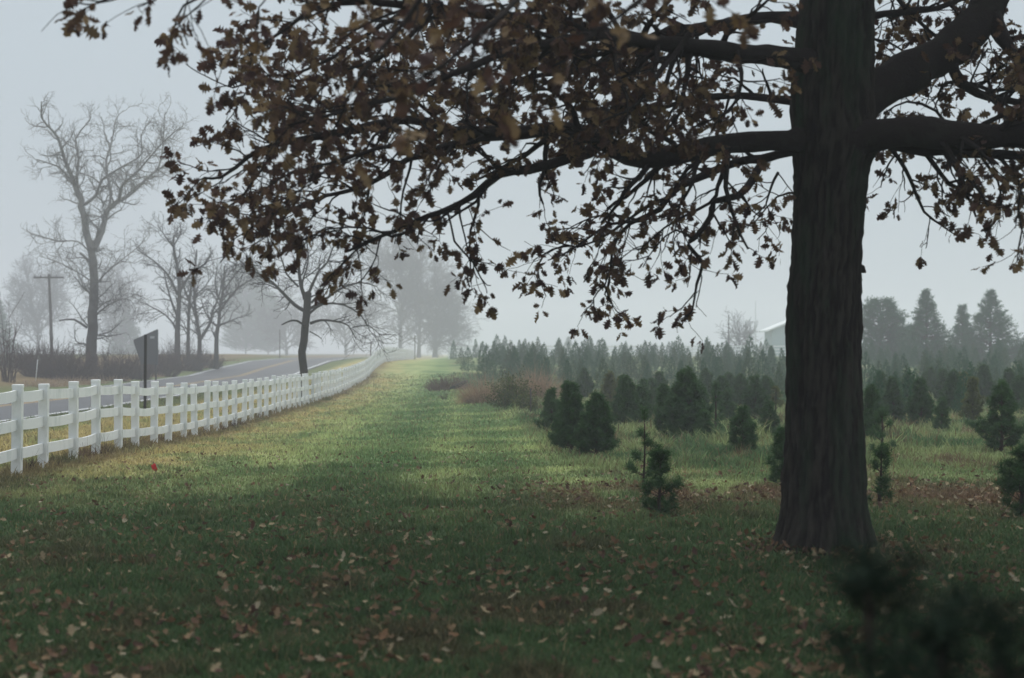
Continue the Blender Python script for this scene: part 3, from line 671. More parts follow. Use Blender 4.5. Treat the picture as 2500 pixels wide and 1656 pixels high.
GP = [dict(step=.36, len=(1.1, 2.8), wob=.2, grav=.02, fwd=.65, start=.25, n=6, sides=4, rmin=.025, rmax=.07, flat=.9),
      dict(step=.3, len=(.6, 1.6), wob=.25, grav=.01, fwd=.65, start=.2, n=4, sides=3, rmin=.016, flat=.9),
      dict(step=.28, len=(.3, .9), wob=.25, grav=.0, fwd=.65, start=.2, n=3, sides=3, rmin=.012, flat=.9)]
gl = 'dark bare trees in the hazy row across the road'
bare_tree('bare_tree', 'tallest dark bare tree left in the row across the road, thick upright trunk', 150, (433, 858), [
    ([(433, 862), (434, 780), (438, 720), (434, 660), (424, 610), (424, 575)], 8.5, 2.5),
    ([(434, 720), (415, 680), (395, 655), (365, 630), (335, 610)], 3.5, 1.2),
    ([(437, 715), (465, 670), (500, 645), (520, 610)], 4, 1.2),
    ([(432, 770), (418, 735), (408, 700), (400, 660)], 3.5, 1.2),
    ([(424, 605), (405, 580), (385, 550)], 2, .9), ([(424, 600), (440, 570), (438, 545)], 2, .9),
    ([(430, 800), (405, 770), (370, 750), (350, 740)], 2.4, 1),
], GP, M['bark_dark'], 53, gl)
bare_tree('bare_tree', 'slender straight bare trunk second from left in the hazy row across the road', 153, (459, 862), [
    ([(459, 865), (460, 800), (462, 740), (468, 690), (478, 640), (480, 610)], 5.5, 1.6),
    ([(461, 760), (480, 720), (500, 700), (520, 670)], 2.4, 1), ([(462, 740), (448, 700), (440, 650)], 2, 1),
], GP, M['bark_dark'], 54, gl)
bare_tree('bare_tree', 'bare tree with low V-shaped fork third in the hazy row across the road', 147, (486, 870), [
    ([(486, 874), (487, 830), (484, 800), (477, 760), (474, 700), (485, 650)], 6.5, 2),
    ([(487, 832), (502, 808), (515, 785), (520, 760), (535, 720), (545, 680)], 4.5, 1.4),
    ([(478, 765), (460, 730), (450, 700)], 2.4, 1), ([(518, 770), (545, 740), (570, 720), (590, 680)], 2.4, 1),
], GP, M['bark_dark'], 55, gl)
bare_tree('bare_tree', 'bare tree with rounded crown rightmost in the hazy row across the road', 149, (528, 872), [
    ([(528, 876), (529, 820), (534, 790), (538, 750), (545, 700), (548, 650)], 6.5, 2),
    ([(532, 798), (515, 785), (500, 760), (490, 730)], 3, 1), ([(534, 795), (560, 785), (583, 775)], 3, 1),
    ([(538, 760), (565, 720), (600, 690), (640, 670)], 3, 1), ([(540, 740), (525, 700), (530, 650)], 2.6, 1),
    ([(545, 710), (575, 670), (600, 640)], 2.2, 1),
], GP, M['bark_dark'], 56, gl)

# ghostly trees far in the fog
fg = 'big misty bare trees at the end of the white fence'
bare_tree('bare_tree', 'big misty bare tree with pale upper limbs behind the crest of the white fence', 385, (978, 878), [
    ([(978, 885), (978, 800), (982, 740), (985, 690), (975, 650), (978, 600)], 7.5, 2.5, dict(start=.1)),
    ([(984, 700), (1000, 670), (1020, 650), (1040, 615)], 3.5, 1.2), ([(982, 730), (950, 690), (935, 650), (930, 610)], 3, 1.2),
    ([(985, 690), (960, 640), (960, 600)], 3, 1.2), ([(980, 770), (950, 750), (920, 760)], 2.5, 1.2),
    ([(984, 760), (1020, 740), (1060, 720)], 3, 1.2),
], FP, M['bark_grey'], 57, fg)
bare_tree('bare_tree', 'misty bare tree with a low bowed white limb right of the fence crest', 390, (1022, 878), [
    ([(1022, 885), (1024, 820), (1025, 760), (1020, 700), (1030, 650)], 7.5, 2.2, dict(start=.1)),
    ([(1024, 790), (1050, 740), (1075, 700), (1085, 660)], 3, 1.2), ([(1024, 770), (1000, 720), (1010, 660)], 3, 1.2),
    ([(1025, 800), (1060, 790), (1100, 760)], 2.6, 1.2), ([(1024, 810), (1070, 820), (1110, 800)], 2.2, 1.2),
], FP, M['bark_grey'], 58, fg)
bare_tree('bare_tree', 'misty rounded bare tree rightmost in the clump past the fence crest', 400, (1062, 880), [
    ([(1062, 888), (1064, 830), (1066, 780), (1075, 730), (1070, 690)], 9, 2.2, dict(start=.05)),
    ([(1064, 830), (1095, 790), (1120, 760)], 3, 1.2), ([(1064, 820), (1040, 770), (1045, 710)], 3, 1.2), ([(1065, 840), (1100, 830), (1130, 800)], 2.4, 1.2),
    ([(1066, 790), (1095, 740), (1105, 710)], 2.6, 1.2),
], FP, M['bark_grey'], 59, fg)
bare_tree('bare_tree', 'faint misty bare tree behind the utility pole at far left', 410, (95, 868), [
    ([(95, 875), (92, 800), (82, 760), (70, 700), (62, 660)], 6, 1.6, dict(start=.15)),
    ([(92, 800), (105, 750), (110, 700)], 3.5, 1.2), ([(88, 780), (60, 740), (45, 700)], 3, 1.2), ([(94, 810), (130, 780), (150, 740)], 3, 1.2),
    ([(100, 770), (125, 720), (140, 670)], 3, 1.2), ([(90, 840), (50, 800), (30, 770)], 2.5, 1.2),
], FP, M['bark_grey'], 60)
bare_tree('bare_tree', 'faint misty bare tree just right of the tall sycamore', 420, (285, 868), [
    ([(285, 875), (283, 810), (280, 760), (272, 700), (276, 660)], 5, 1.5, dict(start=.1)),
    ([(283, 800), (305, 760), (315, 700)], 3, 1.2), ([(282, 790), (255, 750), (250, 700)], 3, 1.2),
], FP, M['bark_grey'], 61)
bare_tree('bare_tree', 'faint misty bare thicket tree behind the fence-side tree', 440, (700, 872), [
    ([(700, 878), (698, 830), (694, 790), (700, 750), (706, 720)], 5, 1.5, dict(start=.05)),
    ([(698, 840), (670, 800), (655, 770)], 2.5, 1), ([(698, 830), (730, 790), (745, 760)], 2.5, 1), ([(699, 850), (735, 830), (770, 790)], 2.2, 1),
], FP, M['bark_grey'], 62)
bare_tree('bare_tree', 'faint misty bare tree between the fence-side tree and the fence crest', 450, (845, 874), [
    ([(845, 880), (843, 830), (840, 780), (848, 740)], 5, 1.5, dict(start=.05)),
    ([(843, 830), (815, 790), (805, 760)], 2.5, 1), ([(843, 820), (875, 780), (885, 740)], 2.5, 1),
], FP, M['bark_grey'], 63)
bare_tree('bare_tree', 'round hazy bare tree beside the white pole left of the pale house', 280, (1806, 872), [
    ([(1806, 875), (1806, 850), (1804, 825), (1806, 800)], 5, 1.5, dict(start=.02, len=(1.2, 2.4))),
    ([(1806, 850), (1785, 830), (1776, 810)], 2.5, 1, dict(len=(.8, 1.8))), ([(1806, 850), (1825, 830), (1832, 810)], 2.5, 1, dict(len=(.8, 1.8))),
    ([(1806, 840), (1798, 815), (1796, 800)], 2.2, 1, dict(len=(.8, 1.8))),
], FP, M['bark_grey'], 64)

# ------------------------------------------------------------------ conifers
def shoots_mesh(mb, pos, axis, L_, nn, nl, nw, rng, ang=.75, tone=None):
    """needles fanned round short shoots"""
    S = len(pos); tot = S * nn
    ax = np.repeat(axis, nn, 0); p0 = np.repeat(pos, nn, 0); f = rng.rand(tot)
    L2 = np.repeat(L_, nn)
    r = rng.normal(0, 1, (tot, 3)); r = nrm(r - ax * (r * ax).sum(1)[:, None])
    dr = nrm(ax * (1 - ang * (.4 + .6 * rng.rand(tot)))[:, None] + r * ang)
    b = p0 + ax * (f * L2)[:, None]
    ln = nl * (.7 + .5 * rng.rand(tot))
    sd = nrm(np.cross(dr, rng.normal(0, 1, (tot, 3)))) * nw
    v = np.stack([b - sd, b + sd, b + dr * ln[:, None]], 1).reshape(-1, 3)
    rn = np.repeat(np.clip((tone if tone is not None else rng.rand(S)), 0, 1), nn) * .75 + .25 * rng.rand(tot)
    mb.add(v, None, np.arange(tot * 3).reshape(-1, 3), r=np.repeat(rn, 3))
def pine(h, W, rng, dens=1.0, leader=0.0, openess=.0, nn=26, nl=.07, nw=.0022, whorl=.13, clear=.08, core=True):
    """returns trunk MB and needle MB in local coordinates"""
    tm, nm = MB(), MB()
    lean = rng.normal(0, .02, 2)
    axis_pt = lambda z: np.array([lean[0] * z + .02 * math.sin(z * 3), lean[1] * z, z])
    tm.tube([axis_pt(z) for z in np.linspace(-.05, h * .97, 8)], np.linspace(.022 * h + .012, .006, 8) * (.55 if leader else 1), 7)
    pos, ax, tone = [], [], []
    nw_ = max(4, int(h / (whorl)));
    zs = np.linspace(clear * h, h * (.93 - leader), nw_)
    for z in zs:
        t = min(.97, (z - clear * h) / (h * (1 - clear - leader)))
        env = W * (1 - t ** 1.15) ** .85 * (.8 + .2 * min(1, t / .15)) + .03
        lump = 1 + rng.normal(0, .16 + .12 * openess)
        nb = int(rng.randint(5, 8) * dens * (1 - .3 * openess)) + 1; a0 = rng.rand() * 6.28
        for k in range(nb):
            a = a0 + k * 2 * math.pi / nb + rng.normal(0, .2)
            Lb = env * lump * rng.uniform(.78, 1.18)
            if rng.rand() < .25 * openess: continue
            d0 = np.array([math.cos(a), math.sin(a), .25 + .55 * t]); zz = z + rng.normal(0, whorl * .25)
            ln = wander(axis_pt(zz), d0, Lb, 5, .07, .06, rng)
            tm.tube(ln, np.linspace(.004 + .006 * Lb, .0025, len(ln)), 4, cap=False)
            ns = max(2, int(Lb / .055 * dens * (1 - .45 * openess)))
            for j in range(ns):
                f = rng.uniform(.3 if openess < .5 else .5, 1); q_ = f * 5; i0 = min(int(q_), 4); p = ln[i0] * (1 - q_ + i0) + ln[i0 + 1] * (q_ - i0)
                tg = nrm(ln[i0 + 1] - ln[i0]); dd = nrm(tg + rng.normal(0, .55, 3) + np.array([0, 0, .25]))
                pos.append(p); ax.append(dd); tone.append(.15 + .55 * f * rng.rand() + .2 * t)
            pos.append(ln[-2]); ax.append(nrm(ln[-1] - ln[-2] + np.array([0, 0, .03]))); tone.append(.6)
    for k in range(4):
        pos.append(axis_pt(h * (.86 + .035 * k))); ax.append(np.array([rng.normal(0, .1), rng.normal(0, .1), 1.0])); tone.append(.7)
    pos = np.array(pos); ax = nrm(np.array(ax)); Ls = rng.uniform(.05, .10, len(pos)) * (.7 + .4 * h)
    shoots_mesh(nm, pos, ax, Ls, nn, nl, nw, rng, .8, np.array(tone))
    return tm, nm

def place_pine(px, top, bot, wpx, label, group, seed, kind='dense', d=None, name='pine_tree', needle='pine_needle'):
    if d is None: x, d, z = ground_at(px, bot)
    else: x = (px - CX) / F * d; z = Hs(x, d)
    h = (CAMZ - (top - HZ) / F * d) - z; W = wpx / 2 / F * d * 1.12
    rng = np.random.RandomState(seed)
    kw = dict(sapling=dict(dens=.8, openess=.5, nn=34, nl=.09, whorl=.22, leader=.42), dense=dict(dens=1.8, nn=34, nl=.075, whorl=.09), open=dict(dens=.95, openess=.6, nn=34, nl=.09, whorl=.14), mid=dict(dens=1.5, openess=.25, nn=34, nl=.085, whorl=.11))[kind]
    nwid = .0012 + .000075 * d
    tm, nm = pine(h, max(W * .98 - .02, .06), rng, nw=nwid * 1.35, **kw)
    r = empty(name, (x, d, z), label, 'pine tree', group)
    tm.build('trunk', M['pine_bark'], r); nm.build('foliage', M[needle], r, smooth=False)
    return r
G1 = 'young pines in the rough grass beside the mown lane'; G2 = 'young pines around the oak trunk'; G3 = 'blurred small pines in the foreground'
near = [
    (1395, 942, 1108, 92, 'bushy dark pine, left and taller of the pair at the corner of the mown lane', G1, 'dense'),
    (1455, 972, 1118, 88, 'bushy dark pine, right and shorter of the pair at the corner of the mown lane', G1, 'dense'),
    (1345, 962, 1060, 62, 'dark loose pine tucked left behind the pair at the lane corner', G1, 'mid'),
    (1527, 924, 1045, 62, 'slim cone shaped dark pine between the lane corner pair and the widest pine', G1, 'dense'),
    (1676, 910, 1078, 105, 'widest and tallest dark pine in the middle of the rough field left of the oak', G1, 'dense'),
    (1488, 913, 996, 52, 'pale topped green pine behind the lane corner pair', G1, 'mid'),
    (1590, 930, 1003, 42, 'small tufted pine with pom-pom top in front of the fir rows', G1, 'open'),
    (1624, 948, 1062, 62, 'green pine leaning against the left side of the widest pine', G1, 'dense'),
    (1745, 943, 1062, 56, 'narrow tiered pine just right of the widest pine', G1, 'open'),
    (1810, 1008, 1118, 74, 'round headed small pine on a bare stem with straw round its foot', G1, 'mid'),
    (1842, 928, 1030, 66, 'dark pine behind the round headed pine, left of the oak trunk', G1, 'mid'),
    (1874, 990, 1070, 62, 'low dark pine close to the left side of the oak trunk', G1, 'mid'),
    (1892, 950, 1024, 44, 'yellowish small pine peeking out left of the oak trunk', G1, 'open'),
    (1772, 960, 1030, 40, 'little pine between the tiered pine and the round headed pine', G1, 'mid'),
    (1570, 1004, 1190, 100, 'spindly sapling pine with a long bare leader in rough grass', G2, 'sapling'),
    (1607, 1122, 1256, 96, 'fluffy knee-high pine in front of the spindly sapling', G2, 'mid'),
    (1908, 1060, 1190, 60, 'small pine half hidden behind the left edge of the oak trunk', G2, 'mid'),
    (2125, 950, 1092, 56, 'pine half hidden behind the right edge of the oak trunk', G2, 'mid'),
    (2152, 1008, 1118, 74, 'open pine with bare lower stem just right of the oak trunk', G2, 'open'),
    (2178, 928, 1035, 56, 'dark upright pine second right of the oak trunk', G1, 'dense'),
    (2247, 932, 1045, 70, 'neat cone shaped dark pine right of the oak trunk', G1, 'dense'),
    (2297, 985, 1054, 38, 'tiny dark pine beside the neat cone shaped one', G1, 'mid'),
    (2324, 912, 1014, 60, 'tall dark pine behind the patch of straw on the right', G1, 'dense'),
    (2443, 945, 1108, 96, 'large dark two-tiered pine near the right edge', G1, 'mid'),
    (2216, 922, 1000, 44, 'small pine behind the neat cone shaped one', G1, 'mid'),
    (2372, 930, 1032, 52, 'olive green pine behind the dry straw clump on the right', G1, 'mid'),
    (2490, 925, 1010, 60, 'pine cut by the right edge above the two-tiered pine', G1, 'dense'),
    (2146, 1106, 1228, 66, 'wispy pine sapling at the right foot of the oak', G2, 'open'),
    (1560, 950, 1040, 56, 'dark pine filling the gap right of the slim cone shaped pine', G1, 'dense'),
    (1722, 905, 985, 50, 'pine peeking over the right shoulder of the widest pine', G1, 'dense'),
    (1640, 1000, 1075, 60, 'low spreading pine at the left foot of the widest pine', G1, 'mid'),
    (1425, 905, 975, 50, 'pine whose tip rises behind the lane corner pair', G1, 'dense'),
    (1780, 915, 985, 48, 'dark pine in the back, above the little pine left of the oak', G1, 'dense'),
    (2270, 900, 975, 52, 'dark pine rising behind the right side of the neat cone shaped pine', G1, 'dense'),
    (2400, 895, 985, 56, 'dark pine tucked left behind the two-tiered pine', G1, 'dense'),
    (1515, 925, 1000, 44, 'small pine between the pale topped pine and the slim cone shaped pine', G1, 'dense'),
    (1568, 935, 1012, 50, 'pine behind the gap right of the slim cone shaped pine', G1, 'dense'),
    (1608, 915, 990, 46, 'pine just behind the tufted pom-pom pine', G1, 'dense'),
    (1700, 935, 1020, 60, 'pine pressed against the right side of the widest pine', G1, 'dense'),
    (1762, 925, 1008, 56, 'pine behind the narrow tiered pine', G1, 'dense'),
    (1808, 920, 1000, 54, 'pine straight above the round headed pine', G1, 'dense'),
    (1868, 925, 1005, 58, 'pine behind the low dark pine left of the oak trunk', G1, 'dense'),
    (1718, 1012, 1082, 44, 'little round pine below the narrow tiered pine', G1, 'mid'),
    (2148, 915, 1000, 56, 'pine above the open pine right of the oak trunk', G1, 'dense'),
    (2302, 905, 985, 50, 'pine above the tiny dark pine on the right', G1, 'dense'),
    (2352, 915, 1000, 56, 'pine left of the olive green pine on the right', G1, 'dense'),
    (2462, 905, 990, 58, 'pine behind the top of the two-tiered pine', G1, 'dense'),
    (2490, 1106, 1262, 118, 'dark soft pine cut by the right edge of the picture', G2, 'mid'),
]
for i, (px, t, b, wp, lb, gr, kd) in enumerate(near):
    place_pine(px, t, b, wp, lb, gr, 200 + i, kd, needle='pine_needle_y' if ('yellowish' in lb or 'olive' in lb or 'pale topped' in lb) else 'pine_needle')
place_pine(2085, 1365, 0, 235, 'blurred dark pine closest to the camera, in front of the oak foot', G3, 301, 'open', d=3.3, needle='pine_needle_dark')
place_pine(2268, 1530, 0, 90, 'blurred low pine sprig right of the closest pine', G3, 302, 'open', d=3.6, needle='pine_needle_dark')
place_pine(2470, 1540, 0, 240, 'blurred dark pine in the bottom right corner', G3, 303, 'open', d=3.1, needle='pine_needle_dark')

# --- fir rows
def fir_proto(seed, h=1.9, W=.62):
    rng = np.random.RandomState(seed)
    tm, nm = MB(), MB()
    tm.tube([(0, 0, -.1), (0, 0, h * .5), (0, 0, h * .98)], [.04, .03, .006], 6)
    pos, ax, tone = [], [], []
    z = .12
    while z < h * .99:
        t = z / h; env = W * (1 - t) ** (.8 + .2 * rng.rand()) * (.82 + .18 * min(1, t / .12)) * (1 + rng.normal(0, .10)) + .015
        nb = max(3, int(26 * env / W * .8) + 3)
        for k in range(nb):
            a = rng.rand() * 6.283; e = env * rng.uniform(.55, 1.08) * (1 + .12 * math.sin(a * 3 + seed))
            pos.append([math.cos(a) * e * .8, math.sin(a) * e * .8, z + rng.normal(0, .03) + .10 * (1 - e / max(env, .01))])
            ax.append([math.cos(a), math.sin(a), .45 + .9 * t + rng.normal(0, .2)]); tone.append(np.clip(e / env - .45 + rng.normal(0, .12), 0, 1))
        z += .055 + .02 * rng.rand()
    for k in range(6): pos.append([0, 0, h * (.9 + .025 * k)]); ax.append([rng.normal(0, .35), rng.normal(0, .35), 1]); tone.append(.6)
    shoots_mesh(nm, np.array(pos), nrm(np.array(ax)), np.full(len(pos), .11), 12, .07, .011, rng, .7, np.array(tone))
    return tm, nm
protos = []
for s in range(9):
    rng = np.random.RandomState(400 + s)
    tm, nm = fir_proto(410 + s, 1.9, rng.uniform(.50, .74))
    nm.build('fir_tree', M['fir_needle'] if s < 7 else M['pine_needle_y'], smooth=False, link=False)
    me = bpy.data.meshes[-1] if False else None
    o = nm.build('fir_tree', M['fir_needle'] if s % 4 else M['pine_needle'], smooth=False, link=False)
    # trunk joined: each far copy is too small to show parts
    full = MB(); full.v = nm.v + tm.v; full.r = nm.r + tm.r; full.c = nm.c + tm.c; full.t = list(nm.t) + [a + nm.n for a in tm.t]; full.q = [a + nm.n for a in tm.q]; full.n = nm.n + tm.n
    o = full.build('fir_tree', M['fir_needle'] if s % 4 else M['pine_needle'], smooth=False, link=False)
    protos.append(o)
for o in list(bpy.data.objects):
    if o.name.startswith('fir_tree') and o not in protos: bpy.data.objects.remove(o)
def place_fir(x, d, h, rng, label, group):
    o = protos[rng.randint(len(protos))].copy(); COL.objects.link(o); o.name = 'fir_tree'
    o.location = (x, d, Hs(x, d) - .02); s = h / 1.9; o.scale = (s * rng.uniform(.85, 1.15),) * 2 + (s,)
    o.rotation_euler = (rng.normal(0, .03), rng.normal(0, .03), rng.rand() * 6.28)
    wf = o.scale[0] / o.scale[2]; size = ('tall' if h > 1.82 else 'small' if h < 1.5 else 'middling') if 'crowded' in label and h > 1.0 or 'crowded' in label else ('taller' if h > 1.3 else 'tiny' if h < 1.12 else 'squat'); wid = 'slim' if wf < .93 else 'broad' if wf > 1.07 else 'even'
    tag(o, label.replace('crowded', size + ' ' + wid).replace('short ', size + ' ' + wid + ' '), 'fir tree', group)
rng = np.random.RandomState(8)
edge_firs = [(1107, 832, 165, 'pointed fir at the far left end of the tree field, highest on the slope'),
             (1125, 850, 139, 'cone shaped fir behind the brown brush pile at the left end of the field'),
             (1163, 830, 172, 'small misty fir against the white far fence, second from left'),
             (1180, 838, 120, 'fir behind the left shoulder of the wide slope fir'),
             (1190, 845, 101, 'wide dark fir on the open slope right of the brown brush pile'),
             (1227, 838, 160, 'lone misty fir in front of the white far fence rails'),
             (1245, 836, 108, 'tall fir directly above the green shrub and rust grass'),
             (1268, 832, 165, 'thin misty fir between two taller ones before the white far fence'),
             (1300, 838, 125, 'fir above the right end of the rust coloured grass'),
             (1440, 825, 140, 'tallest pointed fir on the skyline left of the oak'),
             (1470, 829, 128, 'second tall pointed fir on the skyline left of the oak')]
for px, top, d, lb in edge_firs:
    x = (px - CX) / F * d; h = CAMZ - (top - HZ) / F * d - Hs(x, d); place_fir(x, d, h, rng, lb, 'Christmas tree firs in rows')
for px, top, d, lb in [(1143, 848, 122, 'fir between the two leftmost slope firs'), (1210, 850, 108, 'squat fir right beside the wide slope fir'), (1258, 850, 96, 'dark fir whose foot is hidden by the rust grass bank'),
                       (1290, 862, 92, 'round shouldered fir behind the yellowing shrub'), (1232, 846, 128, 'fir peeping over the green shrub in the second row'), (1205, 835, 150, 'misty fir left of the lone one at the far fence')]:
    x = (px - CX) / F * d; h = CAMZ - (top - HZ) / F * d - Hs(x, d); place_fir(x, d, h, rng, lb, 'Christmas tree firs in rows')
cnt = 0
GF = 'Christmas tree firs in rows'
def left_px(d): return np.interp(d, [78, 88, 100, 120, 140, 170], [1345, 1310, 1260, 1240, 1205, 1185])
rows = np.concatenate([np.arange(79, 140, 4.9), np.arange(141, 172, 6.5)])
for d0 in rows:
    x0 = (left_px(d0) - CX) / F * d0; x1 = .305 * d0
    x = x0 + rng.uniform(0, 1.5)
    stepx = 1.62 + (d0 - 79) * .011
    while x < x1:
        px = CX + x / d0 * F
        if rng.rand() < .9 and not (1922 < px < 2108):
            h = (rng.normal(1.62, .17) + (.45 if rng.rand() < .10 else 0)) * (1.0 if d0 > 95 else .9)
            row = 'front' if d0 < 108 else ('middle' if d0 < 140 else 'rearmost')
            zone = 'above the pines at the lane corner' if px < 1420 else 'behind the slim cone shaped pine' if px < 1600 else 'behind the widest pine' if px < 1760 else 'below the pale house' if px < 2017 else 'below the rounded misty evergreen' if px < 2210 else 'below the pointed spruce' if px < 2330 else 'below the widest spruce at far right'
            lb = f'crowded hazy fir in the {row} rows {zone}'
            place_fir(x + rng.normal(0, .25), d0 + rng.normal(0, .9), max(1.1, h), rng, lb, GF); cnt += 1
        x += stepx * rng.uniform(.8, 1.25)
# nearer rows on the right side, in front of the hazy ones
for d0 in np.arange(42, 86, 5.2):
    xa = (np.interp(d0, [42, 60, 86], [2110, 1900, 1780]) - CX) / F * d0
    x = xa + rng.uniform(0, 1.2)
    while x < .3 * d0:
        px = CX + x / d0 * F
        if rng.rand() < .8 and not (1925 < px < 2105):
            row = 'lowest' if d0 < 58 else ('second' if d0 < 70 else 'upper')
            zone = 'left of the oak trunk' if px < 2017 else 'between oak trunk and neat cone pine' if px < 2250 else 'behind the two-tiered pine at far right' if px > 2380 else 'behind the straw patch on the right'
            lb = f'short dark fir in the {row} row {zone}'
            place_fir(x + rng.normal(0, .3), d0 + rng.normal(0, .8), rng.uniform(1.0, 1.45), rng, lb, 'shorter firs in the nearer rows'); cnt += 1
        x += 1.6 * rng.uniform(.8, 1.35)
print('firs', cnt + len(edge_firs))

# --- big misty evergreens on the right skyline and far left
def spruce(px, top, bot, wpx, d, label, seed, name='spruce_tree', rnd=False, group=None, mtl='fir_needle'):
    rng = np.random.RandomState(seed)
    x = (px - CX) / F * d; z = Hs(x, d); h = CAMZ - (top - HZ) / F * d - z; W = wpx / 2 / F * d * (1.0 if rnd else 1.5)
    r = empty(name, (x, d, z), label, 'tree', group)
    tm, nm = MB(), MB(); tm.tube([(0, 0, -.2), (0, 0, h * .5), (0, 0, h * .97)], [.16, .1, .02], 7)
    pos, ax, tone = [], [], []
    zz = h * .04
    while zz < h * .985:
        t = zz / h
        env = W * ((1 - t) ** 1.12 if not rnd else math.sqrt(max(0, 1 - (max(t - .3, 0) / .7) ** 2)) * .98) * (1 + rng.normal(0, .12)) + .05
        nb = max(5, int(8 + 10 * env / W)) if not rnd else 18
        for k in range(nb):
            a = rng.rand() * 6.283; Lb = env * rng.uniform(.7, 1.15)
            up = .35 - .5 * (1 - t) if not rnd else .2
            ln = wander(np.array([0, 0, zz]), [math.cos(a), math.sin(a), up], Lb, 5, .06, .05, rng)
            tm.tube(ln, np.linspace(.03, .01, 6), 3, cap=False)
            for j in range(int(5 + Lb * 7)):
                f = rng.uniform(.25, 1) ** .8; q_ = f * 5; i0 = min(int(q_), 4); p = ln[i0] * (1 - q_ + i0) + ln[i0 + 1] * (q_ - i0)
                pos.append(p + rng.normal(0, .05 if not rnd else .08, 3)); ax.append(nrm(ln[i0 + 1] - ln[i0]) + rng.normal(0, .5, 3)); tone.append(f * rng.rand())
        zz += .22 if not rnd else .28
    shoots_mesh(nm, np.array(pos), nrm(np.array(ax)), np.full(len(pos), .3), 9, .17, .018, rng, .6, np.array(tone))
    tm.build('trunk', M['pine_bark'], r); nm.build('crown', M[mtl], r, smooth=False)
SG = 'big misty evergreens on the right skyline'
spruce(2150, 733, 850, 120, 150, 'broad rounded misty evergreen right beside the oak trunk on the skyline', 501, 'evergreen_tree', True, SG)
spruce(2262, 708, 850, 112, 143, 'symmetrical pointed misty spruce alone on the right skyline', 502, group=SG)
spruce(2350, 745, 850, 62, 150, 'smaller misty spruce tucked left of the widest skyline spruce', 503, group=SG)
spruce(2418, 708, 850, 136, 146, 'widest misty spruce near the right edge of the skyline', 504, group=SG)
spruce(2200, 800, 850, 90, 155, 'low misty evergreen filling the gap between rounded evergreen and pointed spruce', 508, 'evergreen_tree', True, SG)
spruce(-6, 712, 860, 70, 300, 'misty evergreen cut off by the left edge of the picture', 505)
spruce(600, 650, 870, 130, 500, 'faint misty rounded evergreen behind the row of bare trees across the road', 506, 'evergreen_tree', True)
spruce(655, 715, 870, 90, 520, 'fainter low evergreen right of the faint rounded one across the road', 507, 'evergreen_tree', True)
spruce(308, 740, 870, 70, 420, 'faint misty conifer above the slanted sign board', 509)
spruce(1388, 822, 850, 34, 460, 'ghostly conifer tip above the firs left of the oak', 510)

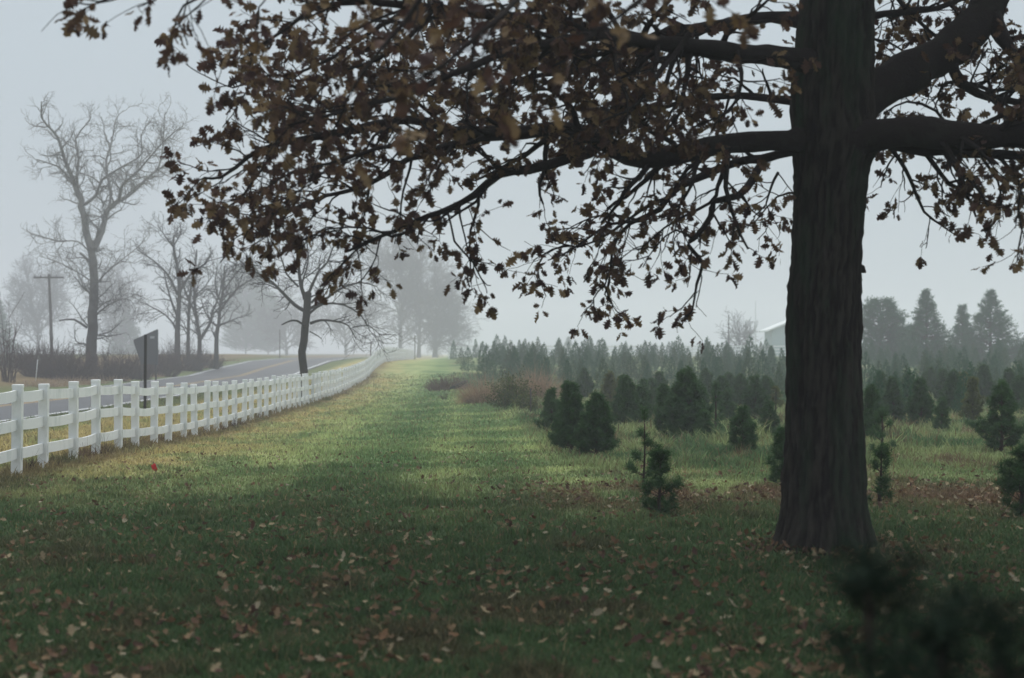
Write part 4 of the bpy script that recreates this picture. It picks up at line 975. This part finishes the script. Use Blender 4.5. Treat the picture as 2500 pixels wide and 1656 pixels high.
# ------------------------------------------------------------------ white fences
def fence(name, label, pts, hts, pw, rails, rail_h, group_n=100, faces=-1):
    """pts: ground points of the posts (N,3)"""
    O = pts[0]; root = empty(name, O, label, 'fence')
    rng = np.random.RandomState(4); N = len(pts)
    tops = []
    rest = MB(); restr = MB()
    for i, p in enumerate(pts):
        dr = pts[min(i + 1, N - 1)] - pts[max(i - 1, 0)]; rz = math.atan2(dr[1], dr[0]) - math.pi / 2
        hgt = hts + rng.normal(0, .012); tops.append(hgt)
        lx, ly = rng.normal(0, .02, 2)
        m = MB(); h2 = pw / 2
        # post with small chamfered cap
        prof = [(-.05, h2), (hgt - .045, h2), (hgt - .045, h2 + .003), (hgt - .008, h2 + .003), (hgt, h2 - .006)]
        vv = []; ca, sa = math.cos(rz), math.sin(rz)
        for zz, hh in prof:
            for sx_, sy_ in ((-1, -1), (1, -1), (1, 1), (-1, 1)):
                a, b = sx_ * hh, sy_ * hh; vv.append([p[0] + a * ca - b * sa + lx * zz, p[1] + a * sa + b * ca + ly * zz, p[2] + zz])
        q = [[k * 4 + j, k * 4 + (j + 1) % 4, k * 4 + 4 + (j + 1) % 4, k * 4 + 4 + j] for k in range(4) for j in range(4)] + [[16, 17, 18, 19]]
        tgt = rest if i >= group_n else m
        tgt.add(vv, q)
        if i < group_n: m.build('post', M['vinyl'], root, origin=O, smooth=False)
    # rails: boards through the posts, sagging a little; a loose overlap block shows at each post
    for k, rh in enumerate(rails):
        for i in range(N - 1):
            a = pts[i] + [0, 0, rh + rng.normal(0, .006)]; b = pts[i + 1] + [0, 0, rh + rng.normal(0, .006)]
            dr = b - a; L_ = np.linalg.norm(dr); u = dr / L_; sdv = nrm(np.cross(u, [0, 0, 1])); th = .019
            # rail starts and ends inside the posts
            a2 = a + u * .02; b2 = b - u * .02; n = 6; sag = rng.uniform(.004, .022)
            tt = np.linspace(0, 1, n)
            line = a2[None] * (1 - tt[:, None]) + b2[None] * tt[:, None]; line[:, 2] -= sag * 4 * tt * (1 - tt)
            vv = []
            for pnt in line:
                for s1, s2 in ((-1, -1), (1, -1), (1, 1), (-1, 1)): vv.append(pnt + sdv * th * s1 + np.array([0, 0, rail_h / 2 * s2]))
            q = [[j * 4 + c, j * 4 + (c + 1) % 4, j * 4 + 4 + (c + 1) % 4, j * 4 + 4 + c] for j in range(n - 1) for c in range(4)] + [[0, 3, 2, 1], [n * 4 - 4, n * 4 - 3, n * 4 - 2, n * 4 - 1]]
            if k * 0 + i >= group_n // len(rails) * 1: restr.add(vv, q)
            else:
                m = MB(); m.add(vv, q); m.build('rail', M['vinyl'], root, origin=O, smooth=False)
    if rest.n: tag(rest.build('far_posts', M['vinyl'], root, origin=O, smooth=False), kind='stuff')
    if restr.n: tag(restr.build('far_rails', M['vinyl'], root, origin=O, smooth=False), kind='stuff')
    # rail end sleeves on the lane side of each near post
    for i, p in enumerate(pts[:min(N, 24)] if faces else []):
        for rh in rails: 
            dr = pts[min(i + 1, N - 1)] - pts[max(i - 1, 0)]; rz = math.atan2(dr[1], dr[0]) - math.pi / 2
            off = np.array([math.cos(rz), math.sin(rz), 0]) * (pw / 2 + .008) * (-faces) 
            sl = MB(); sl.box(p + off + [0, 0, rh - .005], (.016, .035, rail_h + .02), rz); sl.build('rail_bracket', M['vinyl'], root, origin=O, smooth=False)
    return root
rngf = np.random.RandomState(12)
dd = [20.4, 22.1, 23.7, 25.2, 27.2, 28.9, 30.8, 32.4, 34.4, 36.1, 38.1, 39.7, 41.6, 43.3, 44.9, 46.8, 48.9, 50.6, 52.7, 54.5, 56.7, 58.4, 60.2]
while dd[-1] < 235: dd.append(dd[-1] + 1.95 + rngf.uniform(-.15, .15))
pts = np.array([[fence_x(d), d, Hs(fence_x(d), d)] for d in dd])
fence('rail_fence', 'long white three-rail fence running along the road and over the rise', pts, 1.2, .125, (.28, .66, 1.04), .14)
xs = np.arange(-6.2, 60, 2.4)
pts2 = np.array([[x, 178 + .02 * x, Hs(x, 178)] for x in xs])
fence('rail_fence', 'distant white rail fence crossing behind the misty firs', pts2, 1.22, .12, (.22, .52, .82, 1.12), .15, faces=0)

# ------------------------------------------------------------------ shrubs and weeds
def spray(n, W, h, rng, mtl, wd, lean=.5, kink=.12, leafy=0, sides=3, wy=None):
    m = MB(); wy = wy or W
    for i in range(n):
        a = rng.rand() * 6.283; r = math.sqrt(rng.rand())
        p = np.array([math.cos(a) * r * W * .75, math.sin(a) * r * wy * .75, -.03])
        hh = h * rng.uniform(.35, 1.25) * (1 - .45 * r * r)
        ln = wander(p, [math.cos(a) * lean * r + rng.normal(0, .2), math.sin(a) * lean * r + rng.normal(0, .2), 1], hh, 5, kink, 0, rng)
        m.tube(ln, np.linspace(wd, wd * .35, 6), sides, r=rng.rand(), cap=False)
        for k in range(leafy):
            f = rng.randint(2, 5); l2 = wander(ln[f], nrm(ln[f + 1] - ln[f]) + rng.normal(0, .6, 3), hh * rng.uniform(.15, .4), 3, kink * 1.5, 0, rng)
            m.tube(l2, np.linspace(wd * .6, wd * .3, 4), 3, r=rng.rand(), cap=False)
    return m
def shrub(px, bot, W, h, n, label, name, cat, mtl, wd, seed, group=None, **kw):
    d = kw.pop('d', None)
    if d is None: x, d, z = ground_at(px, bot)
    else: x = (px - CX) / F * d; z = Hs(x, d)
    m = spray(n, W, h, np.random.RandomState(seed), mtl, wd, **kw)
    o = m.build(name, M[mtl], smooth=False); o.location = (x, d, z)
    return tag(o, label, cat, group)
def grass_mound(px, bot, W, h, n, label, name, cat, mtl, seed, group=None, d=None, wd=.008):
    if d is None: x, d, z = ground_at(px, bot)
    else: x = (px - CX) / F * d; z = Hs(x, d)
    rng = np.random.RandomState(seed); m = MB()
    for i in range(n):
        a = rng.rand() * 6.283; r = math.sqrt(rng.rand())
        p = np.array([math.cos(a) * r * W * .8, math.sin(a) * r * W * .5, -.02])
        dr = np.array([math.cos(a) * r * .9 + rng.normal(0, .42), math.sin(a) * r * .6 + rng.normal(0, .3), 1.0])
        L_ = h * rng.uniform(.6, 1.15) * (1.1 - .5 * r * r)
        ln = wander(p, dr, L_, 5, .12, -.30 * rng.rand(), rng)
        s = nrm(np.array([rng.normal(), rng.normal(), .0])) * wd
        tt = np.linspace(1, .15, 6)[:, None]
        v = np.concatenate([ln - s * tt, ln + s * tt]); q = [[k, k + 1, k + 7, k + 6] for k in range(5)]
        m.add(v, q, r=rng.rand())
    o = m.build(name, M[mtl], smooth=False); o.location = (x, d, z)
    return tag(o, label, cat, group)

grass_mound(1185, 978, .78, 1.15, 1300, 'arching rust brown grass clump left of the green shrub', 'ornamental_grass', 'plant', 'rust_grass', 601, d=62, wd=.009)
grass_mound(1308, 960, .95, 1.35, 1700, 'taller rust coloured grass bank right behind the green shrub', 'ornamental_grass', 'plant', 'rust_grass', 602, d=64, wd=.01)
grass_mound(1138, 978, .4, .6, 260, 'thin straw coloured tuft left of the rust brown grass clump', 'grass_tuft', 'plant', 'straw', 603, d=64, wd=.007)
shrub(1095, 948, 1.25, .75, 420, 'low reddish brown brush pile at the left end of the tree field', 'brush_pile', 'brush', 'bush_brown', .012, 604, d=88, leafy=3, lean=.9)
shrub(1085, 968, .14, .42, 24, 'small dark weed on a stick standing alone in the lawn', 'weed', 'plant', 'bush_dark', .007, 605, d=72, leafy=2)
# fallen log on the brush pile
lg = MB(); lx, ld = (1118 - CX) / F * 86, 86.0; lz = Hs(lx, ld)
lg.tube([(-.4, 0, .12), (-.1, 0, .24), (.1, .02, .30), (.38, .1, .46)], [.05, .10, .11, .07], 9); o = lg.build('log', M['bark_dark']); o.location = (lx, ld, lz)
tag(o, 'dark broken log lying across the brown brush pile', 'log')
# green shrub with small leaves
def leafy_shrub(px, bot, d, W, h, n, label, seed, mtl='bush_green', lw=.035):
    x = (px - CX) / F * d; z = Hs(x, d); rng = np.random.RandomState(seed)
    r = empty('shrub', (x, d, z), label, 'shrub')
    st, lf = MB(), MB(); P_ = []
    for i in range(n):
        a = rng.rand() * 6.283; q_ = rng.rand()
        ln = wander(np.array([math.cos(a) * W * .4 * q_, math.sin(a) * W * .3 * q_, -.03]), [math.cos(a) * .9 * q_, math.sin(a) * .7 * q_, 1], h * rng.uniform(.6, 1.05) * (1.1 - .35 * q_), 6, .16, 0, rng)
        st.tube(ln, np.linspace(.012, .004, 7), 4, cap=False)
        for k in range(70):
            f = rng.randint(1, 7); P_.append(ln[f] + rng.normal(0, .09, 3))
    P_ = np.array(P_); P_ = P_[P_[:, 2] > 0]; N = len(P_)
    a = nrm(rng.normal(0, 1, (N, 3))) * lw; b = nrm(np.cross(a, rng.normal(0, 1, (N, 3)))) * lw * .5
    v = np.stack([P_ - a, P_ + b, P_ + a, P_ - b], 1).reshape(-1, 3)
    lf.add(v, np.arange(N * 4).reshape(-1, 4), r=np.repeat(rng.rand(N), 4))
    st.build('stem', M['bush_dark'], r); lf.build('foliage', M[mtl], r, smooth=False)
leafy_shrub(1252, 1000, 54, .60, 1.15, 60, 'dark green leafy shrub at the edge of the mown lane', 606)
leafy_shrub(1283, 1008, 51, .35, .62, 26, 'yellowing low shrub in front of the dark green leafy shrub', 607)
sk = MB(); x, d, z = (1295 - CX) / F * 50, 50, 0; z = Hs(x, d)
sk.tube([(0, 0, -.1), (.005, 0, .35), (.0, 0, .72)], [.028, .026, .024], 7); o = sk.build('wooden_stake', M['wood_pole']); o.location = (x, d, z)
tag(o, 'grey wooden stake standing in front of the yellowing shrub', 'stake')
# straw and weeds in the rough field
straws = [(1315, 1045, .2, .35, 120, 'pale straw tuft left of the lane corner pines'), (1810, 1125, .18, .28, 150, 'straw at the foot of the round headed pine'),
          (1708, 1058, .12, .35, 60, 'bright seed heads beside the widest pine'), (2245, 1075, .3, .28, 170, 'tangled dry stalks below the neat cone shaped pine'),
          (2340, 1030, .45, .32, 260, 'broad patch of pale straw between pines on the right'), (2385, 1060, .4, .35, 200, 'reddish dry stalks left of the two-tiered pine'),
          (1895, 1060, .12, .5, 70, 'tall pale stalks against the left edge of the oak trunk'), (2180, 1165, .4, .16, 160, 'low dry grass right of the open pine'),
          (2300, 1090, .5, .15, 160, 'flattened dry grass in the field at right'), (1680, 1160, .3, .16, 120, 'low dry grass left of the small pine by the oak')]
for i, (px, b, W, h, n, lb) in enumerate(straws):
    grass_mound(px, b, W, h, n, lb, 'grass_tuft', 'plant', 'straw' if i not in (5, 7) else 'rust_grass', 620 + i, 'dry grass tufts in the rough field', wd=.0035)
# weeds at the foot of the fence
wl = [(65, 1150, .16, .32, 'bush_dark'), (125, 1140, .18, .3, 'bush_dark'), (155, 1130, .25, .26, 'bush_green'), (205, 1122, .16, .36, 'bush_brown'), (250, 1110, .16, .34, 'bush_dark'),
      (268, 1100, .12, .3, 'straw'), (313, 1092, .16, .4, 'bush_brown'), (335, 1088, .1, .36, 'bush_dark'), (362, 1084, .22, .34, 'straw'), (395, 1078, .16, .34, 'bush_brown'),
      (430, 1074, .2, .34, 'straw'), (465, 1066, .18, .32, 'bush_brown'), (492, 1062, .18, .36, 'bush_brown'), (517, 1056, .18, .4, 'straw'), (540, 1052, .16, .36, 'bush_brown'),
      (575, 1044, .2, .4, 'bush_dark'), (605, 1030, .2, .34, 'straw'), (628, 1024, .2, .3, 'bush_brown'), (662, 1012, .22, .3, 'bush_brown'), (700, 1000, .22, .3, 'bush_green'),
      (800, 978, .25, .34, 'bush_green'), (840, 965, .25, .3, 'bush_brown')]
ORD = ['first', 'second', 'third', 'fourth', 'fifth', 'sixth', 'seventh', 'eighth', 'ninth', 'tenth', 'eleventh', 'twelfth', 'thirteenth', 'fourteenth', 'fifteenth', 'sixteenth', 'seventeenth', 'eighteenth', 'nineteenth', 'twentieth', 'twenty-first', 'twenty-second']
for i, (px, b, W, h, mt) in enumerate(wl):
    cword = dict(bush_dark='dark twiggy', bush_brown='brown', bush_green='green', straw='straw coloured')[mt]
    d = ground_at(px, b)[1]
    grass_mound(px, b, W, h, 110, f'{cword} weeds at the fence foot, {ORD[i]} clump from the left edge', 'weed_clump', 'weeds', mt, 660 + i, 'weeds along the foot of the white fence', wd=.0028 + .00007 * d)
shrub(418, 1162, .26, .16, 60, 'small dark twiggy weed beside the red marker flag', 'weed_clump', 'weeds', 'bush_dark', .004, 690, leafy=3, lean=1.6)

# ------------------------------------------------------------------ brush across the road
BG = 'bare thickets across the road'
def thicket(px, bot, W, h, n, label, seed, d, mtl='bush_dark', wy=None):
    shrub(px, bot, W * 1.15, h * 1.2, int(n * 1.5), label, 'thicket', 'bush', mtl, .018, seed, BG, d=d, leafy=5, lean=.8, wy=wy)
thicket(115, 930, 1.5, 2.0, 260, 'dense dark thicket at the foot of the utility pole', 701, 112)
thicket(175, 935, 1.3, 1.7, 200, 'dark thicket left of the sycamore trunk', 702, 110)
thicket(265, 930, 1.4, 1.8, 220, 'dark thicket right of the sycamore trunk', 703, 116)
thicket(325, 922, 1.4, 1.5, 200, 'thicket below the slanted sign board', 704, 122)
thicket(385, 905, 1.6, 1.7, 220, 'brown thicket between the sign board and the row of bare trees', 705, 132)
thicket(445, 890, 1.8, 2.0, 240, 'thicket round the feet of the two left trees in the hazy row', 706, 145)
thicket(505, 880, 1.4, 1.2, 140, 'low thicket under the forked tree in the hazy row', 707, 152)
thicket(60, 905, 1.8, 1.5, 180, 'far thicket behind the left saplings', 708, 140)
# saplings at the left edge
shrub(20, 945, .55, 4.2, 26, 'thin bare upright saplings at the left edge behind the fence', 'sapling_clump', 'saplings', 'bush_dark', .03, 710, d=100, leafy=4, lean=.15, kink=.06)
# rusty grass bank in front of the thickets
for i, (px, dpt, W) in enumerate([(40, 98, 2.6), (150, 102, 2.6), (255, 107, 2.4), (350, 115, 2.4), (440, 128, 2.6), (540, 150, 3.2), (620, 172, 3.0)]):
    x = float(fence_x(dpt)) - 15.0 - W * .8; px = CX + x / dpt * F
    grass_mound(px, 0, W, .5, 520, ['rusty dry grass under the left edge saplings', 'rusty dry grass in front of the dark thicket by the utility pole', 'rusty dry grass at the sycamore foot', 'rusty dry grass below the slanted sign board',
        'rusty dry grass where the verge meets the brown thicket', 'rusty dry grass below the rightmost tree of the hazy row', 'faint rusty grass furthest up the road verge'][i], 'dry_grass', 'grass', 'rust_grass', 720 + i, 'rusty grass strip across the road', d=dpt, wd=.016)

# ------------------------------------------------------------------ posts, poles, sign, flag, house
x, d, z = ground_at(354, 1018)
m = MB(); hh = CAMZ - (817 - HZ) / F * d - z
m.box((0, 0, hh / 2 - .1), (.085, .085, hh + .2)); p_ = m.build('sign_post', M['post_black'], smooth=False)
bv = p_.modifiers.new('bevel', 'BEVEL'); bv.width = .008; bv.segments = 2
p_.location = (x, d, z); p_.rotation_euler = (0, R(.4), R(8)); tag(p_, 'tall square black post standing between the white fence and the road', 'post')

d = 165; x = (127 - CX) / F * d; z = Hs(x, d)
up_ = empty('utility_pole', (x, d, z), 'dark wooden utility pole with a single crossarm at far left', 'utility pole')
topz = CAMZ - (670 - HZ) / F * d - z
m = MB(); m.tube([(0, 0, -.3), (-.12, 0, topz * .5), (-.3, 0, topz)], [.17, .14, .11], 10); m.build('pole', M['wood_pole'], up_)
m = MB(); m.box((-.28, -.16, topz - .3), (2.75, .12, .16), 0); m.build('crossarm', M['wood_pole'], up_, smooth=False)
for k in (-1.25, -.75, .2, .7):
    m = MB(); m.tube([(-.28 + k, -.16, topz - .22), (-.28 + k, -.16, topz - .08)], [.045, .03], 7); m.build('insulator', M['glass'], up_)

d = 118.0
def sb(px, py): return np.array([(px - 350) / F * d, (py - 862) / F * -d])
x = (350 - CX) / F * d; z = Hs(x, d)
sg = empty('sign_board', (x, d, z), 'large grey slanted sign board seen from behind above the thicket', 'sign')
poly = [sb(326, 830), sb(384, 804), sb(386, 806), sb(386, 892), sb(345, 888), sb(336, 864), sb(327, 838)]
zo = CAMZ - z
m = MB(); nP = len(poly)
v = [[a, -.04, b + zo] for a, b in poly] + [[a, .04, b + zo] for a, b in poly]
cen = np.mean(np.array(poly), 0); v += [[cen[0] + .25, -.04, cen[1] + zo], [cen[0] + .25, .04, cen[1] + zo]]
t = [[i, (i + 1) % nP, 2 * nP] for i in range(nP)] + [[nP + (i + 1) % nP, nP + i, 2 * nP + 1] for i in range(nP)]
q = [[i, nP + i, nP + (i + 1) % nP, (i + 1) % nP] for i in range(nP)]
m.add(v, q, t); m.build('board', M['sign_back'], sg, smooth=False)
for a in (345, 380):
    xx = sb(a, 0)[0]; m = MB(); m.tube([(xx, .12, -.2), (xx, .12, 1.8)], [.06, .06], 8); m.build('post', M['wood_pole'], sg)
c_ = sb(372, 824); m = MB(); m.box((c_[0], -.045, c_[1] + zo), (.28, .012, .15)); m.build('label_plate', M['sign_patch'], sg, smooth=False)

# red marker flag
x, d, z = ground_at(386, 1152)
fl = empty('marker_flag', (x, d, z), 'small red marker flag leaning in the grass near the fence', 'flag')
m = MB(); m.tube([(.06, 0, -.03), (.0, 0, .06), (-.035, 0, .115)], [.0018] * 3, 5); m.build('wire_stake', M['wire'], fl)
m = MB(); n = 6; vv = []
for i in range(n):
    f = i / (n - 1)
    for j in range(4):
        g_ = j / 3; vv.append([-.035 + .03 * g_ - .012 - .06 * f * 1.0 + .012, .006 * math.sin(f * 5 + g_ * 2), .112 - .018 * f - g_ * .092 + .006 * math.sin(f * 6)])
q = [[i * 4 + j, i * 4 + j + 1, i * 4 + 5 + j, i * 4 + 4 + j] for i in range(n - 1) for j in range(3)]
m.add(vv, q); fo = m.build('flag', M['flag_red'], fl); so = fo.modifiers.new('thickness', 'SOLIDIFY'); so.thickness = .0012

# white marker stake far left
d = 105; x = (87 - CX) / F * d; m = MB(); m.tube([(0, 0, -.1), (.06, 0, .6), (.12, 0, 1.25)], [.022, .022, .022], 7); o = m.build('marker_stake', M['pole_white'])
o.location = (x, d, Hs(x, d)); tag(o, 'thin leaning white marker stake left of the dark thicket', 'stake')
# small road-side posts far away
for px, top, dpt, rr2, mt, lb in [(905, 838, 150, .05, 'wood_pole', 'thin dark roadside post just left of the fence crest'), (1013, 820, 190, .05, 'wood_pole', 'dark slim post behind the fence crest'),
                                  (683, 805, 215, .06, 'wood_pole', 'faint slim pole left of the fence-side tree by the road crest'),
                                  (1845, 735, 185, .055, 'pole_white', 'slender white flagpole left of the pale house'), (1779, 770, 215, .08, 'wood_pole', 'faint grey pole left of the round hazy tree')]:
    x = (px - CX) / F * dpt; z = Hs(x, dpt); h = CAMZ - (top - HZ) / F * dpt - z
    m = MB(); m.tube([(0, 0, -.2), (0, 0, h * .5), (0, 0, h)], [rr2, rr2, rr2 * .75], 8); o = m.build('roadside_post' if px < 1700 and px != 683 else 'pole', M[mt]); o.location = (x, dpt, z)
    tag(o, lb, 'post' if px < 1700 and px != 683 else 'pole')

# pale house in the fog
d = 300; hx = (1975 - CX) / F * d; z = Hs(hx, d)
ho = empty('house', (hx, d, z), 'pale house with a white roof fading into the fog left of the oak trunk', 'house')
zE = CAMZ - (806 - HZ) / F * d - z; zR = zE + 2.9
m = MB(); Wd, Dp = 13.5, 9.0
v = [(-Wd / 2, -Dp / 2, -.3), (Wd / 2, -Dp / 2, -.3), (Wd / 2, Dp / 2, -.3), (-Wd / 2, Dp / 2, -.3), (-Wd / 2, -Dp / 2, zE), (Wd / 2, -Dp / 2, zE), (Wd / 2, Dp / 2, zE), (-Wd / 2, Dp / 2, zE), (0, -Dp / 2, zR - .15), (0, Dp / 2, zR - .15)]
m.add(v, [[0, 1, 5, 4], [1, 2, 6, 5], [2, 3, 7, 6], [3, 0, 4, 7]], [[4, 5, 8], [6, 7, 9]]); m.build('wall', M['wall_white'], ho, smooth=False)
sl_ = (zR - .15 - zE) / (Wd / 2); oh = .9; m = MB()
for s in (-1, 1):
    a = np.array([s * (Wd / 2 + oh), 0, zE - sl_ * oh]); b = np.array([0, 0, zR - .15]); th = .28
    vv = []
    for yy in (-Dp / 2 - .6, Dp / 2 + .6):
        for pnt in (a, b):
            for k in (.01, th): vv.append([pnt[0], yy, pnt[2] + k])
    m.add(vv, [[0, 1, 3, 2], [4, 6, 7, 5], [0, 4, 5, 1], [2, 3, 7, 6], [0, 2, 6, 4], [1, 5, 7, 3]])
m.build('roof', M['roof_white'], ho, smooth=False)
for wx, wz, ww, wh in [(-2.2, zE * .55, 1.2, 1.3), (1.2, zE * .55, 1.2, 1.3)]:
    m = MB(); m.box((wx, -Dp / 2 - .02, wz), (ww + .24, .08, wh + .24)); f_ = m.build('window', M['roof_white'], ho, smooth=False)
    m = MB(); m.box((wx, -Dp / 2 - .05, wz), (ww, .06, wh)); m.build('pane', M['glass'], f_, smooth=False)
m = MB(); m.box((-.5, -Dp / 2 - .03, 1.0), (1.0, .07, 2.1)); m.build('door', M['roof_white'], ho, smooth=False)

# ------------------------------------------------------------------ haze
hm = bpy.data.materials.new('haze_air'); hm.use_nodes = True; n = hm.node_tree; n.nodes.clear()
o = n.nodes.new("ShaderNodeOutputMaterial"); pv = n.nodes.new("ShaderNodeVolumePrincipled")
pv.inputs['Color'].default_value = (.93, .95, 1.0, 1); pv.inputs['Density'].default_value = .0017; pv.inputs['Anisotropy'].default_value = .2
n.links.new(pv.outputs[0], o.inputs['Volume'])
m = MB(); m.box((0, 700, 18), (1700, 1520, 40)); hz = m.build('haze', hm, smooth=False); tag(hz, 'grey fog filling the air', kind='stuff')
